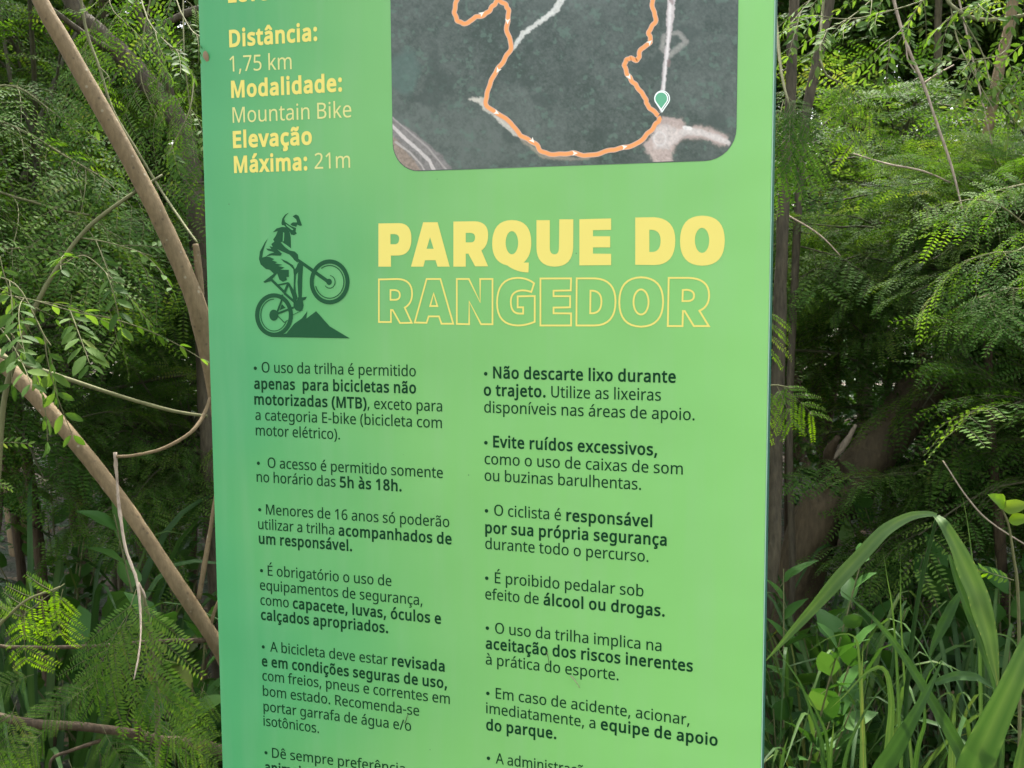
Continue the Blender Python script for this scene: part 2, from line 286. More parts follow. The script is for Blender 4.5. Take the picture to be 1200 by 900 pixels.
GLYPHS = ''' 208
(240|32 220 45 348 83 468 150 573 217 573 132 407 103 221 116 98 154 -20 216 -127 150 -127 83 -24 45 94
)240|209 220 196 94 158 -24 91 -127 25 -127 87 -20 124 98 137 221 124 346 87 465 24 573 91 573 158 468 196 348
,215|154 84 136 23 111 -42 85 -103 33 -103 49 -38 63 31 73 93 148 93
-258|32 184 32 246 226 246 226 184
.215|58 43 61 69 72 85 107 97 142 85 153 69 157 43 153 18 142 2 107 -11 72 2 61 18
/298|290 573 77 0 8 0 221 573
1458|285 0 216 0 216 400 216 439 217 470 219 499 196 477 169 455 108 405 71 452 226 573 285 573
2458|417 0 38 0 38 59 188 210 261 287 306 353 322 424 315 466 294 496 261 514 221 520 147 506 83 466 45 513 94 548 153 572 221 581 313 562 347 540 372 510 388 472 394 428 375 344 324 267 247 185 128 67 417 64
5458|221 351 322 331 361 307 389 274 407 232 413 183 407 128 387 81 356 43 314 15 199 -8 116 0 51 23 51 90 121 62 200 52 274 65 302 82 323 106 341 176 332 225 306 262 262 284 197 292 146 288 99 280 64 302 86 573 373 573 373 508 146 508 132 342 169 348
6458|44 245 51 342 75 433 121 510 196 562 306 581 344 579 377 573 377 513 344 520 308 523 216 504 158 454 127 380 115 291 150 326 194 350 255 358 342 338 375 313 400 279 421 184 415 129 399 82 372 44 336 15 291 -2 239 -8 163 7 101 54 59 133|238 51 284 59 320 84 343 125 351 184 344 233 324 271 289 295 241 303 175 287 131 248 115 198 123 146 146 99 185 64
7458|109 0 344 508 35 508 35 573 419 573 419 518 187 0
8458|229 581 318 565 352 546 378 519 395 485 400 443 385 383 346 338 291 303 355 265 401 216 419 148 413 104 395 65 367 34 330 11 231 -8 126 10 89 33 61 63 45 101 39 146 56 214 99 264 158 299 107 336 71 383 58 444 63 485 80 518 141 565|108 145 116 107 138 76 176 55 229 48 281 55 319 76 342 108 350 148 335 197 293 235 229 265 217 270 157 237 121 197|228 524 188 518 155 502 134 476 127 441 141 391 179 357 232 330 282 357 317 392 330 441 323 476 302 502 270 518
:215|58 43 61 69 72 85 107 97 142 85 153 69 157 43 153 18 142 2 107 -11 72 2 61 18|58 387 61 412 72 429 107 441 142 429 153 412 157 387 153 362 142 345 107 332 72 345 61 362
A512|437 0 368 177 141 177 73 0 0 0 224 575 289 575 512 0|282 415 274 438 263 473 255 500 247 468 238 438 230 415 165 241 346 241
B521|241 573 336 565 404 541 434 515 453 478 459 431 446 371 409 328 350 304 415 279 461 236 478 163 472 115 454 74 425 42 385 19 279 0 78 0 78 573|256 329 318 335 357 352 377 382 384 423 376 463 351 490 308 506 245 511 150 511 150 329|150 269 150 61 265 61 330 68 371 91 394 125 401 168 388 221 370 241 344 256 260 269
D585|536 292 528 203 501 131 457 74 399 33 325 8 237 0 78 0 78 573 254 573 335 565 404 540 460 501 502 446 528 377|460 289 454 359 435 415 404 457 361 487 308 505 244 511 150 511 150 62 228 62 329 76 402 119 446 190
E446|398 0 78 0 78 573 398 573 398 509 150 509 150 330 383 330 383 268 150 268 150 63 398 63
L420|78 0 78 573 150 573 150 64 400 64 400 0
M727|330 0 142 502 142 461 144 407 144 347 144 0 78 0 78 573 184 573 361 103 544 573 650 573 650 0 578 0 578 352 579 408 581 460 584 501 390 0
N609|532 0 447 0 141 476 141 432 143 378 144 320 144 0 78 0 78 573 161 573 467 99 468 137 466 193 464 249 464 573 532 573
O626|577 287 561 166 510 73 428 13 314 -8 196 13 114 73 65 167 49 288 56 370 78 442 114 500 166 545 232 572 314 581 393 572 459 545 510 501 547 442 570 370|125 287 145 163 171 117 207 83 255 62 314 55 373 62 420 83 456 117 481 163 501 287 490 384 456 457 421 491 373 511 314 518 255 511 207 490 171 457 145 411
R499|236 573 353 555 393 532 422 500 439 460 444 410 427 334 385 285 330 257 487 0 403 0 264 237 150 237 150 0 78 0 78 573|232 510 150 510 150 298 236 298 296 304 338 325 362 359 370 407 355 467 336 486 310 500
T446|259 0 187 0 187 509 8 509 8 573 437 573 437 509 259 509
U586|513 202 507 146 489 95 459 52 416 20 360 -1 290 -8 196 7 128 50 86 118 72 204 72 573 144 573 144 201 154 139 182 93 228 64 294 55 379 73 407 96 427 126 442 202 442 573 513 573
a450|231 437 299 428 347 403 376 358 385 293 385 0 334 0 320 61 279 22 234 -1 172 -8 103 6 75 23 55 48 37 119 50 176 87 219 152 245 243 257 316 259 316 285 310 330 293 359 265 375 227 380 163 370 106 347 84 400 151 426|252 208 184 200 141 182 118 155 110 119 115 87 132 66 157 53 188 49 238 56 279 79 306 117 315 172 315 210
b493|139 461 138 410 135 373 189 419 272 437 344 423 401 381 437 312 449 215 427 91 400 48 365 17 322 -2 272 -8 189 10 139 55 133 55 119 0 68 0 68 609 139 609|260 379 219 374 188 361 165 339 150 308 139 217 145 144 165 93 202 61 261 51 312 61 348 93 369 145 376 216 369 287 348 338 311 368
c385|241 -8 187 -2 139 15 99 45 69 87 50 143 44 213 51 284 71 342 102 385 142 415 191 432 245 438 309 431 358 415 337 356 292 370 244 376 204 371 172 358 148 335 131 303 117 213 131 126 148 94 172 71 202 58 240 53 302 60 351 78 351 15 304 -2
d493|221 -8 148 6 92 48 56 117 44 214 56 311 93 381 149 424 221 438 280 429 323 407 354 374 359 374 356 405 354 438 354 609 425 609 425 0 368 0 358 58 323 24 279 1|232 51 290 60 328 88 348 135 355 200 355 213 349 284 329 336 291 369 231 379 181 368 146 334 124 281 117 213 124 144 146 93 181 61
e452|234 438 286 432 329 414 364 385 390 346 411 244 411 201 117 201 127 137 154 90 197 62 254 52 327 60 392 82 392 20 327 -1 251 -8 194 -2 143 17 101 48 70 91 51 146 44 212 68 333 96 378 134 411 181 431|233 380 188 372 154 348 130 309 119 257 338 257 326 322 292 364
f276|266 375 158 375 158 0 87 0 87 375 12 375 12 408 87 432 87 457 104 547 124 577 152 597 227 613 274 609 310 599 292 544 262 552 228 556 197 550 175 532 162 502 158 458 158 430 266 430
g493|221 438 297 422 355 373 369 430 425 430 425 -7 404 -109 378 -146 341 -172 233 -192 147 -186 78 -165 78 -100 149 -125 237 -134 286 -126 324 -101 347 -63 355 -13 355 4 356 32 358 57 299 8 221 -8 147 7 91 51 56 121 44 214 56 306 91 377 147 423|230 379 197 374 169 359 130 303 117 213 124 143 146 92 182 60 232 50 288 58 326 85 349 131 356 197 356 214 343 309 326 340 302 362
h495|139 431 138 399 135 370 140 370 174 407 221 429 273 437 360 421 391 400 413 370 431 280 431 0 361 0 361 275 355 321 338 353 308 372 265 379 222 374 189 360 166 338 150 308 139 222 139 0 68 0 68 609 139 609
i207|139 430 139 0 68 0 68 430|104 591 133 580 142 566 145 546 142 526 133 512 104 501 75 512 66 526 63 546 66 566 75 580
j207|18 -192 -18 -190 -44 -183 -44 -126 -19 -132 9 -134 51 -120 64 -100 68 -67 68 430 139 430 139 -64 126 -133 110 -159 87 -177|63 546 66 566 75 580 104 591 133 580 142 566 145 546 142 526 133 512 104 501 75 512 66 526
k428|138 291 137 257 135 221 152 240 172 264 189 285 326 430 409 430 235 246 421 0 336 0 187 200 138 158 138 0 68 0 68 609 138 609
l207|139 0 68 0 68 609 139 609
m750|540 438 603 429 649 401 676 352 685 280 685 0 615 0 615 277 610 321 594 353 567 372 528 379 474 369 438 342 418 298 411 237 411 0 342 0 342 277 332 333 303 367 253 379 215 374 185 360 164 338 150 308 139 223 139 0 68 0 68 430 125 430 136 371 173 409 217 431 266 438 349 420 378 398 398 366 427 398 461 420
n495|275 438 343 429 391 401 421 352 431 280 431 0 361 0 361 275 355 321 338 353 308 372 265 379 204 368 166 338 146 289 139 223 139 0 68 0 68 430 125 430 136 371 175 409 222 431
o485|442 216 428 121 388 51 324 7 241 -8 163 7 100 51 59 121 44 216 50 282 68 336 97 380 137 412 186 431 244 438 299 431 347 412 387 380 417 336 436 282|117 216 130 128 147 95 172 71 203 56 243 51 282 56 314 71 339 95 356 128 369 216 355 303 338 335 314 359 282 374 242 379 185 368 147 335 124 284
p493|273 438 344 424 401 383 437 313 449 216 427 93 401 49 365 17 322 -2 272 -8 213 1 170 24 139 55 134 55 137 20 139 -16 139 -192 68 -192 68 430 126 430 136 371 170 405 213 429|260 379 190 362 167 342 152 313 139 229 139 216 150 126 165 93 188 70 220 55 261 51 297 56 326 72 364 131 376 217 369 283 348 334 311 367
q493|354 -9 355 25 358 58 303 11 266 -3 219 -8 148 6 93 48 56 117 44 214 67 338 93 381 129 413 172 432 221 438 267 433 304 419 355 371 369 430 425 430 425 -192 354 -192|233 51 304 67 327 87 342 116 355 199 355 213 348 285 328 337 290 369 231 379 181 368 145 334 124 281 117 213 124 145 146 93 182 61
r331|269 438 295 437 319 433 310 368 287 372 264 374 217 363 176 334 149 289 139 229 139 0 68 0 68 430 126 430 134 351 170 395 214 426
s384|348 119 343 80 327 49 302 24 268 6 176 -8 99 -1 42 19 42 83 104 60 178 49 224 53 256 66 274 86 280 112 271 141 239 167 174 196 103 228 57 266 41 324 52 372 85 408 137 430 202 438 275 430 339 409 315 353 258 372 197 380 131 366 114 350 108 328 119 298 154 274 219 246 289 215 333 176
t289|212 50 245 53 272 59 272 5 240 -4 200 -8 138 4 112 20 91 44 78 79 74 125 74 375 13 375 13 409 75 437 103 528 144 528 144 430 269 430 269 375 144 375 144 127 149 93 163 69 185 54
u495|427 430 427 0 370 0 359 57 321 20 273 -1 220 -8 134 8 103 29 81 59 63 148 63 430 135 430 135 153 141 108 158 76 188 57 230 51 273 55 306 69 330 91 345 121 357 206 357 430
v407|163 0 0 430 75 430 167 176 180 137 193 96 201 63 214 96 227 138 241 176 332 430 407 430 244 0
x424|170 220 22 430 102 430 213 268 322 430 402 430 253 220 410 0 330 0 213 172 94 0 14 0
z377|346 0 31 0 31 47 262 375 45 375 45 430 340 430 340 377 112 55 346 55
É446|398 0 78 0 78 573 398 573 398 509 150 509 150 330 383 330 383 268 150 268 150 63 398 63|363 749 342 722 312 688 279 656 249 629 202 629 202 638 228 674 256 717 278 757 363 757
à450|231 437 299 428 347 403 376 358 385 293 385 0 334 0 320 61 279 22 234 -1 172 -8 103 6 75 23 55 48 37 119 50 176 87 219 152 245 243 257 316 259 316 285 310 330 293 359 265 375 227 380 163 370 106 347 84 400 151 426|252 208 184 200 141 182 118 155 110 119 115 87 132 66 157 53 188 49 238 56 279 79 306 117 315 172 315 210|205 614 227 575 255 532 282 496 282 486 235 486 204 513 171 546 142 579 121 606 121 614
á450|231 437 299 428 347 403 376 358 385 293 385 0 334 0 320 61 279 22 234 -1 172 -8 103 6 75 23 55 48 37 119 50 176 87 219 152 245 243 257 316 259 316 285 310 330 293 359 265 375 227 380 163 370 106 347 84 400 151 426|252 208 184 200 141 182 118 155 110 119 115 87 132 66 157 53 188 49 238 56 279 79 306 117 315 172 315 210|344 606 323 579 293 546 260 513 229 486 183 486 183 496 209 532 237 575 259 614 344 614
â450|231 437 299 428 347 403 376 358 385 293 385 0 334 0 320 61 279 22 234 -1 172 -8 103 6 75 23 55 48 37 119 50 176 87 219 152 245 243 257 316 259 316 285 310 330 293 359 265 375 227 380 163 370 106 347 84 400 151 426|252 208 184 200 141 182 118 155 110 119 115 87 132 66 157 53 188 49 238 56 279 79 306 117 315 172 315 210|261 614 288 575 326 531 361 495 361 486 311 486 268 518 224 558 180 518 138 486 90 486 90 495 124 532 160 575 188 614
ã450|231 437 299 428 347 403 376 358 385 293 385 0 334 0 320 61 279 22 234 -1 172 -8 103 6 75 23 55 48 37 119 50 176 87 219 152 245 243 257 316 259 316 285 310 330 293 359 265 375 227 380 163 370 106 347 84 400 151 426|252 208 184 200 141 182 118 155 110 119 115 87 132 66 157 53 188 49 238 56 279 79 306 117 315 172 315 210|79 486 88 529 106 561 132 581 167 589 201 582 233 566 262 550 289 543 305 546 317 555 333 589 373 589 364 548 346 515 319 494 285 487 253 494 221 510 191 526 164 532 147 530 135 521 119 486
ç385|241 -8 187 -2 139 15 99 45 69 87 50 143 44 213 51 284 71 342 102 385 142 415 191 432 245 438 309 431 358 415 337 356 292 370 244 376 204 371 172 358 148 335 131 303 117 213 131 126 148 94 172 71 202 58 240 53 302 60 351 78 351 15 304 -2|306 -111 299 -146 277 -171 240 -187 188 -192 165 -191 148 -188 148 -144 167 -147 190 -148 234 -141 246 -130 249 -113 244 -95 228 -83 176 -69 211 0 257 0 237 -43 272 -55 297 -77
é452|234 438 286 432 329 414 364 385 390 346 411 244 411 201 117 201 127 137 154 90 197 62 254 52 327 60 392 82 392 20 327 -1 251 -8 194 -2 143 17 101 48 70 91 51 146 44 212 68 333 96 378 134 411 181 431|233 380 188 372 154 348 130 309 119 257 338 257 326 322 292 364|347 606 326 579 296 546 263 513 233 486 186 486 186 496 212 532 240 575 262 614 347 614
ê452|234 438 286 432 329 414 364 385 390 346 411 244 411 201 117 201 127 137 154 90 197 62 254 52 327 60 392 82 392 20 327 -1 251 -8 194 -2 143 17 101 48 70 91 51 146 44 212 68 333 96 378 134 411 181 431|233 380 188 372 154 348 130 309 119 257 338 257 326 322 292 364|264 614 291 575 329 531 364 495 364 486 314 486 271 518 227 558 184 518 141 486 93 486 93 495 127 532 164 575 192 614
í207|139 0 68 0 68 430 139 430|222 606 201 579 171 546 138 513 107 486 61 486 61 496 87 532 115 575 137 614 222 614
ó485|442 216 428 121 388 51 324 7 241 -8 163 7 100 51 59 121 44 216 50 282 68 336 97 380 137 412 186 431 244 438 299 431 347 412 387 380 417 336 436 282|117 216 130 128 147 95 172 71 203 56 243 51 282 56 314 71 339 95 356 128 369 216 355 303 338 335 314 359 282 374 242 379 185 368 147 335 124 284|362 606 341 579 311 546 278 513 247 486 200 486 200 496 227 532 254 575 277 614 362 614
ô485|442 216 428 121 388 51 324 7 241 -8 163 7 100 51 59 121 44 216 50 282 68 336 97 380 137 412 186 431 244 438 299 431 347 412 387 380 417 336 436 282|117 216 130 128 147 95 172 71 203 56 243 51 282 56 314 71 339 95 356 128 369 216 355 303 338 335 314 359 282 374 242 379 185 368 147 335 124 284|278 614 306 575 344 531 379 495 379 486 329 486 285 518 241 558 198 518 156 486 107 486 107 495 142 532 178 575 206 614
õ485|442 216 428 121 388 51 324 7 241 -8 163 7 100 51 59 121 44 216 50 282 68 336 97 380 137 412 186 431 244 438 299 431 347 412 387 380 417 336 436 282|117 216 130 128 147 95 172 71 203 56 243 51 282 56 314 71 339 95 356 128 369 216 355 303 338 335 314 359 282 374 242 379 185 368 147 335 124 284|96 486 105 529 123 561 150 581 184 589 219 582 250 566 279 550 306 543 323 546 335 555 350 589 391 589 381 548 363 515 337 494 303 487 270 494 239 510 209 526 181 532 164 530 152 521 137 486
•301|62 293 73 351 105 383 151 392 196 383 228 351 240 293 228 235 196 203 151 193 105 203 73 235
'''
# ------------------------------------------------------------------ ground
def ground():
    mb = MB(); rng = np.random.default_rng(3)
    g = np.concatenate([[-120, -60, -30, -18], np.linspace(-12, 16, 71), [22, 34, 60, 120]])
    X, Y = np.meshgrid(g, g, indexing='ij')
    Z = 0.05 * np.sin(X * 0.9 + 0.4) * np.cos(Y * 0.7) + 0.03 * np.sin(X * 2.1 + Y * 1.3)
    Z += np.clip(Y - 2.0, 0, 12) * 0.012
    m = np.hypot(X, Y) < 1.2; Z[m] *= 0.1
    Z = np.where((Y < 1.0) & (np.abs(X) < 3), Z * 0.3, Z)
    n = len(g); V = np.stack([X, Y, Z], -1).reshape(-1, 3)
    i, j = np.meshgrid(np.arange(n - 1), np.arange(n - 1), indexing='ij')
    a = (i * n + j).ravel(); Q = np.stack([a, a + n, a + n + 1, a + 1], 1)
    mb.add(V, Q)
    m, nt, b = newmat('leaf_litter_soil'); L = nt.links.new
    tc = nt.nodes.new('ShaderNodeTexCoord')
    n1 = nt.nodes.new('ShaderNodeTexNoise'); n1.inputs['Scale'].default_value = 2.2; n1.inputs['Detail'].default_value = 6
    v1 = nt.nodes.new('ShaderNodeTexVoronoi'); v1.inputs['Scale'].default_value = 22
    n2 = nt.nodes.new('ShaderNodeTexNoise'); n2.inputs['Scale'].default_value = 60; n2.inputs['Detail'].default_value = 6
    for q in (n1, v1, n2): L(tc.outputs['Object'], q.inputs['Vector'])
    mx = nt.nodes.new('ShaderNodeMix'); mx.data_type = 'RGBA'
    mx.inputs[6].default_value = (0.035, 0.025, 0.016, 1); mx.inputs[7].default_value = (0.10, 0.07, 0.045, 1)
    hv = nt.nodes.new('ShaderNodeSeparateColor'); L(v1.outputs['Color'], hv.inputs[0]); L(hv.outputs[0], mx.inputs[0])
    m2 = nt.nodes.new('ShaderNodeMix'); m2.data_type = 'RGBA'; m2.inputs[7].default_value = (0.03, 0.05, 0.018, 1)
    cr = nt.nodes.new('ShaderNodeValToRGB'); cr.color_ramp.elements[0].position = 0.45; cr.color_ramp.elements[1].position = 0.6
    L(n1.outputs[0], cr.inputs[0]); L(cr.outputs[0], m2.inputs[0]); L(mx.outputs[2], m2.inputs[6]); L(m2.outputs[2], b.inputs['Base Color'])
    bp = nt.nodes.new('ShaderNodeBump'); bp.inputs['Strength'].default_value = 0.8; bp.inputs['Distance'].default_value = 0.02
    L(n2.outputs[0], bp.inputs['Height']); L(bp.outputs[0], b.inputs['Normal']); b.inputs['Roughness'].default_value = 0.9
    o = link('ground', mb.mesh('ground', True), m); tag(o, kind='structure')
ground()
def gz(x, y):
    return 0.05 * math.sin(x * 0.9 + 0.4) * math.cos(y * 0.7) + 0.03 * math.sin(x * 2.1 + y * 1.3) + min(max(y - 2, 0), 12) * 0.012

# ------------------------------------------------------------------ the sign
U0, U1, VT, VB = -0.4670, 0.3330, -0.76, 1.447
SIGN = empty('trail_sign', ((U0 + U1) / 2, 0.025, 0))
tag(SIGN, 'tall green park sign with trail rules, satellite map and mountain bike emblem', 'sign')
SL = np.array([(U0 + U1) / 2, 0.025, 0.0])
def S(u, v, out=0.0):
    """point on the sign face, in the sign's own coordinates, 'out' metres in front of the face"""
    return np.array([u, -out, SIGN_Z - v]) - SL

def box(mb, x0, x1, y0, y1, z0, z1, bev=0.0):
    me = bpy.data.meshes.new('tmp')
    import bmesh
    bm = bmesh.new(); bmesh.ops.create_cube(bm, size=1)
    for v in bm.verts:
        v.co = (x0 + (v.co.x + .5) * (x1 - x0), y0 + (v.co.y + .5) * (y1 - y0), z0 + (v.co.z + .5) * (z1 - z0))
    if bev: bmesh.ops.bevel(bm, geom=bm.edges[:], offset=bev, segments=2, affect='EDGES', profile=0.6)
    bm.verts.index_update()
    V = [v.co[:] for v in bm.verts]
    for f in bm.faces:
        ids = [v.index for v in f.verts]
        if len(ids) == 4: mb.add([V[i] for i in ids], [(0, 1, 2, 3)])
        else: mb.add([V[i] for i in ids[:3]], [(0, 1, 2, 2)])
    bm.free()

def board_mat():
    m, nt, b = newmat('printed_green_vinyl'); L = nt.links.new
    tc = nt.nodes.new('ShaderNodeTexCoord'); sp = nt.nodes.new('ShaderNodeSeparateXYZ')
    L(tc.outputs['Object'], sp.inputs[0])
    nz = nt.nodes.new('ShaderNodeTexNoise'); nz.inputs['Scale'].default_value = 2.6; nz.inputs['Detail'].default_value = 1.5
    L(tc.outputs['Object'], nz.inputs['Vector'])
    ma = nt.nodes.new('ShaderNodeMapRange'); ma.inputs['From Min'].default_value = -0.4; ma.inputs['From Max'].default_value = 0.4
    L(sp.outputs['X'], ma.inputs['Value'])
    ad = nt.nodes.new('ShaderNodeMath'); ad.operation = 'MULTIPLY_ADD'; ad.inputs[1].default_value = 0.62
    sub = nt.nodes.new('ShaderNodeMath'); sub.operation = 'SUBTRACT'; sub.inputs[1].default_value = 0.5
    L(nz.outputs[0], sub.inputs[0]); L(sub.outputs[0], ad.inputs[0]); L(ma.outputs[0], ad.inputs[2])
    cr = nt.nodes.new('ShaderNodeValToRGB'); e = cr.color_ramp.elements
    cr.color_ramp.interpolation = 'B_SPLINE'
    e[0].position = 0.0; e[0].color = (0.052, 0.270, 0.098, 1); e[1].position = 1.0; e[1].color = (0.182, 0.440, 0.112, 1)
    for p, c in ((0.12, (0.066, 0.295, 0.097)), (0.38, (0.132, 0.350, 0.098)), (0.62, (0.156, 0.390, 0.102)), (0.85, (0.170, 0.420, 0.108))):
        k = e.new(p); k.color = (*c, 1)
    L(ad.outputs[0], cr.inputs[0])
    # faint dirt, rain runs and pin-prick specks
    n2 = nt.nodes.new('ShaderNodeTexNoise'); n2.inputs['Scale'].default_value = 6; n2.inputs['Detail'].default_value = 6
    mp = nt.nodes.new('ShaderNodeMapping'); mp.inputs['Scale'].default_value = (6, 1, 0.5)
    L(tc.outputs['Object'], mp.inputs[0]); L(mp.outputs[0], n2.inputs['Vector'])
    r2 = nt.nodes.new('ShaderNodeMapRange'); r2.inputs['From Min'].default_value = 0.45; r2.inputs['From Max'].default_value = 0.8
    r2.inputs['To Max'].default_value = 0.12; L(n2.outputs[0], r2.inputs['Value'])
    mx = nt.nodes.new('ShaderNodeMix'); mx.data_type = 'RGBA'; mx.inputs[7].default_value = (0.27, 0.36, 0.25, 1)
    L(r2.outputs[0], mx.inputs[0]); L(cr.outputs[0], mx.inputs[6])
    vo = nt.nodes.new('ShaderNodeTexVoronoi'); vo.inputs['Scale'].default_value = 16; L(tc.outputs['Object'], vo.inputs['Vector'])
    r3 = nt.nodes.new('ShaderNodeMapRange'); r3.inputs['From Min'].default_value = 0.012; r3.inputs['From Max'].default_value = 0.02
    r3.inputs['To Min'].default_value = 0.75; r3.inputs['To Max'].default_value = 0; L(vo.outputs['Distance'], r3.inputs['Value'])
    m2 = nt.nodes.new('ShaderNodeMix'); m2.data_type = 'RGBA'; m2.inputs[7].default_value = (0.05, 0.10, 0.04, 1)
    L(r3.outputs[0], m2.inputs[0]); L(mx.outputs[2], m2.inputs[6]); L(m2.outputs[2], b.inputs['Base Color'])
    n3 = nt.nodes.new('ShaderNodeTexNoise'); n3.inputs['Scale'].default_value = 4.5; n3.inputs['Detail'].default_value = 2
    L(tc.outputs['Object'], n3.inputs['Vector'])
    bp = nt.nodes.new('ShaderNodeBump'); bp.inputs['Strength'].default_value = 0.35; bp.inputs['Distance'].default_value = 0.02
    L(n3.outputs[0], bp.inputs['Height']); L(bp.outputs[0], b.inputs['Normal'])
    b.inputs['Roughness'].default_value = 0.42; b.inputs['Specular IOR Level'].default_value = 0.45
    return m
mb = MB(); box(mb, U0 + 0.001 - SL[0], U1 - 0.001 - SL[0], 0.0032 - SL[1], 0.046 - SL[1], 0.0, SIGN_Z - VT - 0.001, 0.0015)
link('cabinet', mb.mesh('cabinet'), plain('teal_painted_metal', (0.012, 0.085, 0.062), 0.4, 0.5, 0.25, 12), SIGN)
mb = MB(); box(mb, U0 - SL[0], U1 - SL[0], 0.0 - SL[1], 0.003 - SL[1], 0.03, SIGN_Z - VT, 0.0008)
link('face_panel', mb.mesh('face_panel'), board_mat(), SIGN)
M_EDGE = plain('white_panel_edge', (0.26, 0.42, 0.30), 0.6)
mb = MB(); box(mb, U1 + 0.0002 - SL[0], U1 + 0.0012 - SL[0], 0.0006 - SL[1], 0.0030 - SL[1], 0.032, SIGN_Z - VT)
link('edge_trim', mb.mesh('edge_trim'), M_EDGE, SIGN)
mb = MB(); box(mb, U0 - 0.06 - SL[0], U1 + 0.06 - SL[0], -0.12 - SL[1], 0.17 - SL[1], -0.06, 0.022, 0.006)
link('concrete_base', mb.mesh('concrete_base'), plain('concrete', (0.30, 0.29, 0.27), 0.9, 0.2, 0.2, 30), SIGN)

# --- print: glyph outlines
GLY = {}
SPACE = 0.2
def load_glyphs(txt):
    global SPACE
    for ln in txt.split('\n'):
        if not ln: continue
        ch, rest = ln[0], ln[1:]
        if ch == ' ': SPACE = int(rest) / 1000.0; continue
        parts = rest.split('|')
        loops = [np.array([int(x) for x in p.split()], float).reshape(-1, 2) / 1000.0 for p in parts[1:]]
        GLY[ch] = (int(parts[0]) / 1000.0, loops)
load_glyphs(GLYPHS)

def area(P):
    x, y = P[:, 0], P[:, 1]
    return 0.5 * np.sum(x * np.roll(y, -1) - y * np.roll(x, -1))
def inside(p, P):
    x, y = P[:, 0], P[:, 1]; x2, y2 = np.roll(x, -1), np.roll(y, -1)
    c = ((y > p[1]) != (y2 > p[1])) & (p[0] < (x2 - x) * (p[1] - y) / np.where(y2 == y, 1e-9, y2 - y) + x)
    return c.sum() % 2 == 1
def untangle(P):
    """cut off the small loops that offsetting makes at tight inner corners"""
    P = [tuple(p) for p in P]
    f = lambda p, q, r: (q[0] - p[0]) * (r[1] - p[1]) - (q[1] - p[1]) * (r[0] - p[0])
    for _ in range(12):
        n = len(P); hit = None
        for i in range(n):
            a, b = P[i], P[(i + 1) % n]
            for j in range(i + 2, n):
                if i == 0 and j == n - 1: continue
                c, d = P[j], P[(j + 1) % n]
                f1, f2 = f(a, b, c), f(a, b, d)
                if f1 * f2 < 0 and f(c, d, a) * f(c, d, b) < 0:
                    t = f1 / (f1 - f2); hit = (i, j, (c[0] + t * (d[0] - c[0]), c[1] + t * (d[1] - c[1]))); break
            if hit: break
        if not hit: break
        i, j, x = hit
        P = P[:i + 1] + [x] + P[j + 1:] if j - i <= n - (j - i) else P[i + 1:j + 1] + [x]
    return np.array(P)
def fatten(loops, r):
    """grow filled outlines by r (holes shrink)"""
    out = []
    main = max(loops, key=lambda P: abs(area(P)))
    for k, P in enumerate(loops):
        hole = area(P) * area(main) < 0
        ccw = area(P) > 0
        sgn = (1 if ccw else -1) * (-1 if hole else 1)
        d = np.roll(P, -1, 0) - P; d /= np.maximum(1e-9, np.hypot(d[:, 0], d[:, 1]))[:, None]
        nrm = np.stack([d[:, 1], -d[:, 0]], 1) * sgn
        n0 = np.roll(nrm, 1, 0); m = n0 + nrm
        den = np.maximum(0.35, 1 + np.sum(n0 * nrm, 1))
        out.append(untangle(P + r * m / den[:, None]))
    return out

def filled(name, loops2d, mat, parent, out, label=None):
    """loops in sign coordinates (u, v) -> one flat mesh of print just in front of the face"""
    cu = bpy.data.curves.new(name, 'CURVE'); cu.dimensions = '2D'; cu.fill_mode = 'BOTH'
    for P in loops2d:
        s = cu.splines.new('POLY'); s.points.add(len(P) - 1)
        s.points.foreach_set('co', np.column_stack([P[:, 0], -P[:, 1], np.zeros(len(P)), np.ones(len(P))]).astype(np.float32).ravel())
        s.use_cyclic_u = True
    t = bpy.data.objects.new(name, cu); COL.objects.link(t)
    bpy.context.view_layer.update()
    me = bpy.data.meshes.new_from_object(t.evaluated_get(bpy.context.evaluated_depsgraph_get()))
    bpy.data.objects.remove(t); bpy.data.curves.remove(cu)
    n = len(me.vertices); co = np.empty(n * 3, np.float32); me.vertices.foreach_get('co', co); co = co.reshape(-1, 3)
    W = np.column_stack([co[:, 0] - SL[0], np.full(n, -out - SL[1]), SIGN_Z + co[:, 1] - SL[2]])
    me.vertices.foreach_set('co', W.astype(np.float32).ravel()); me.name = name; me.update()
    me.materials.clear()
    o = link(name, me, mat, parent)
    if label: o['label'] = label
    return o

def merge(objs, name, parent):
    ev, ef, mi, mats, off = [], [], [], [], 0
    for o in objs:
        me = o.data; m = me.materials[0] if me.materials else None
        if m not in mats: mats.append(m)
        ev += [v.co[:] for v in me.vertices]; ef += [[i + off for i in p.vertices] for p in me.polygons]
        mi += [mats.index(m)] * len(me.polygons); off += len(me.vertices)
        bpy.data.objects.remove(o); bpy.data.meshes.remove(me)
    me = bpy.data.meshes.new(name); me.from_pydata(ev, [], ef); me.update()
    for m in mats: me.materials.append(m)
    me.polygons.foreach_set('material_index', mi)
    return link(name, me, None, parent)

def printed(name, loops, accs, mat):
    ob = [filled(name, loops, mat, SIGN, 0.0004)]
    if accs: ob.append(filled(name, accs, mat, SIGN, 0.00043))
    return merge(ob, name, SIGN)

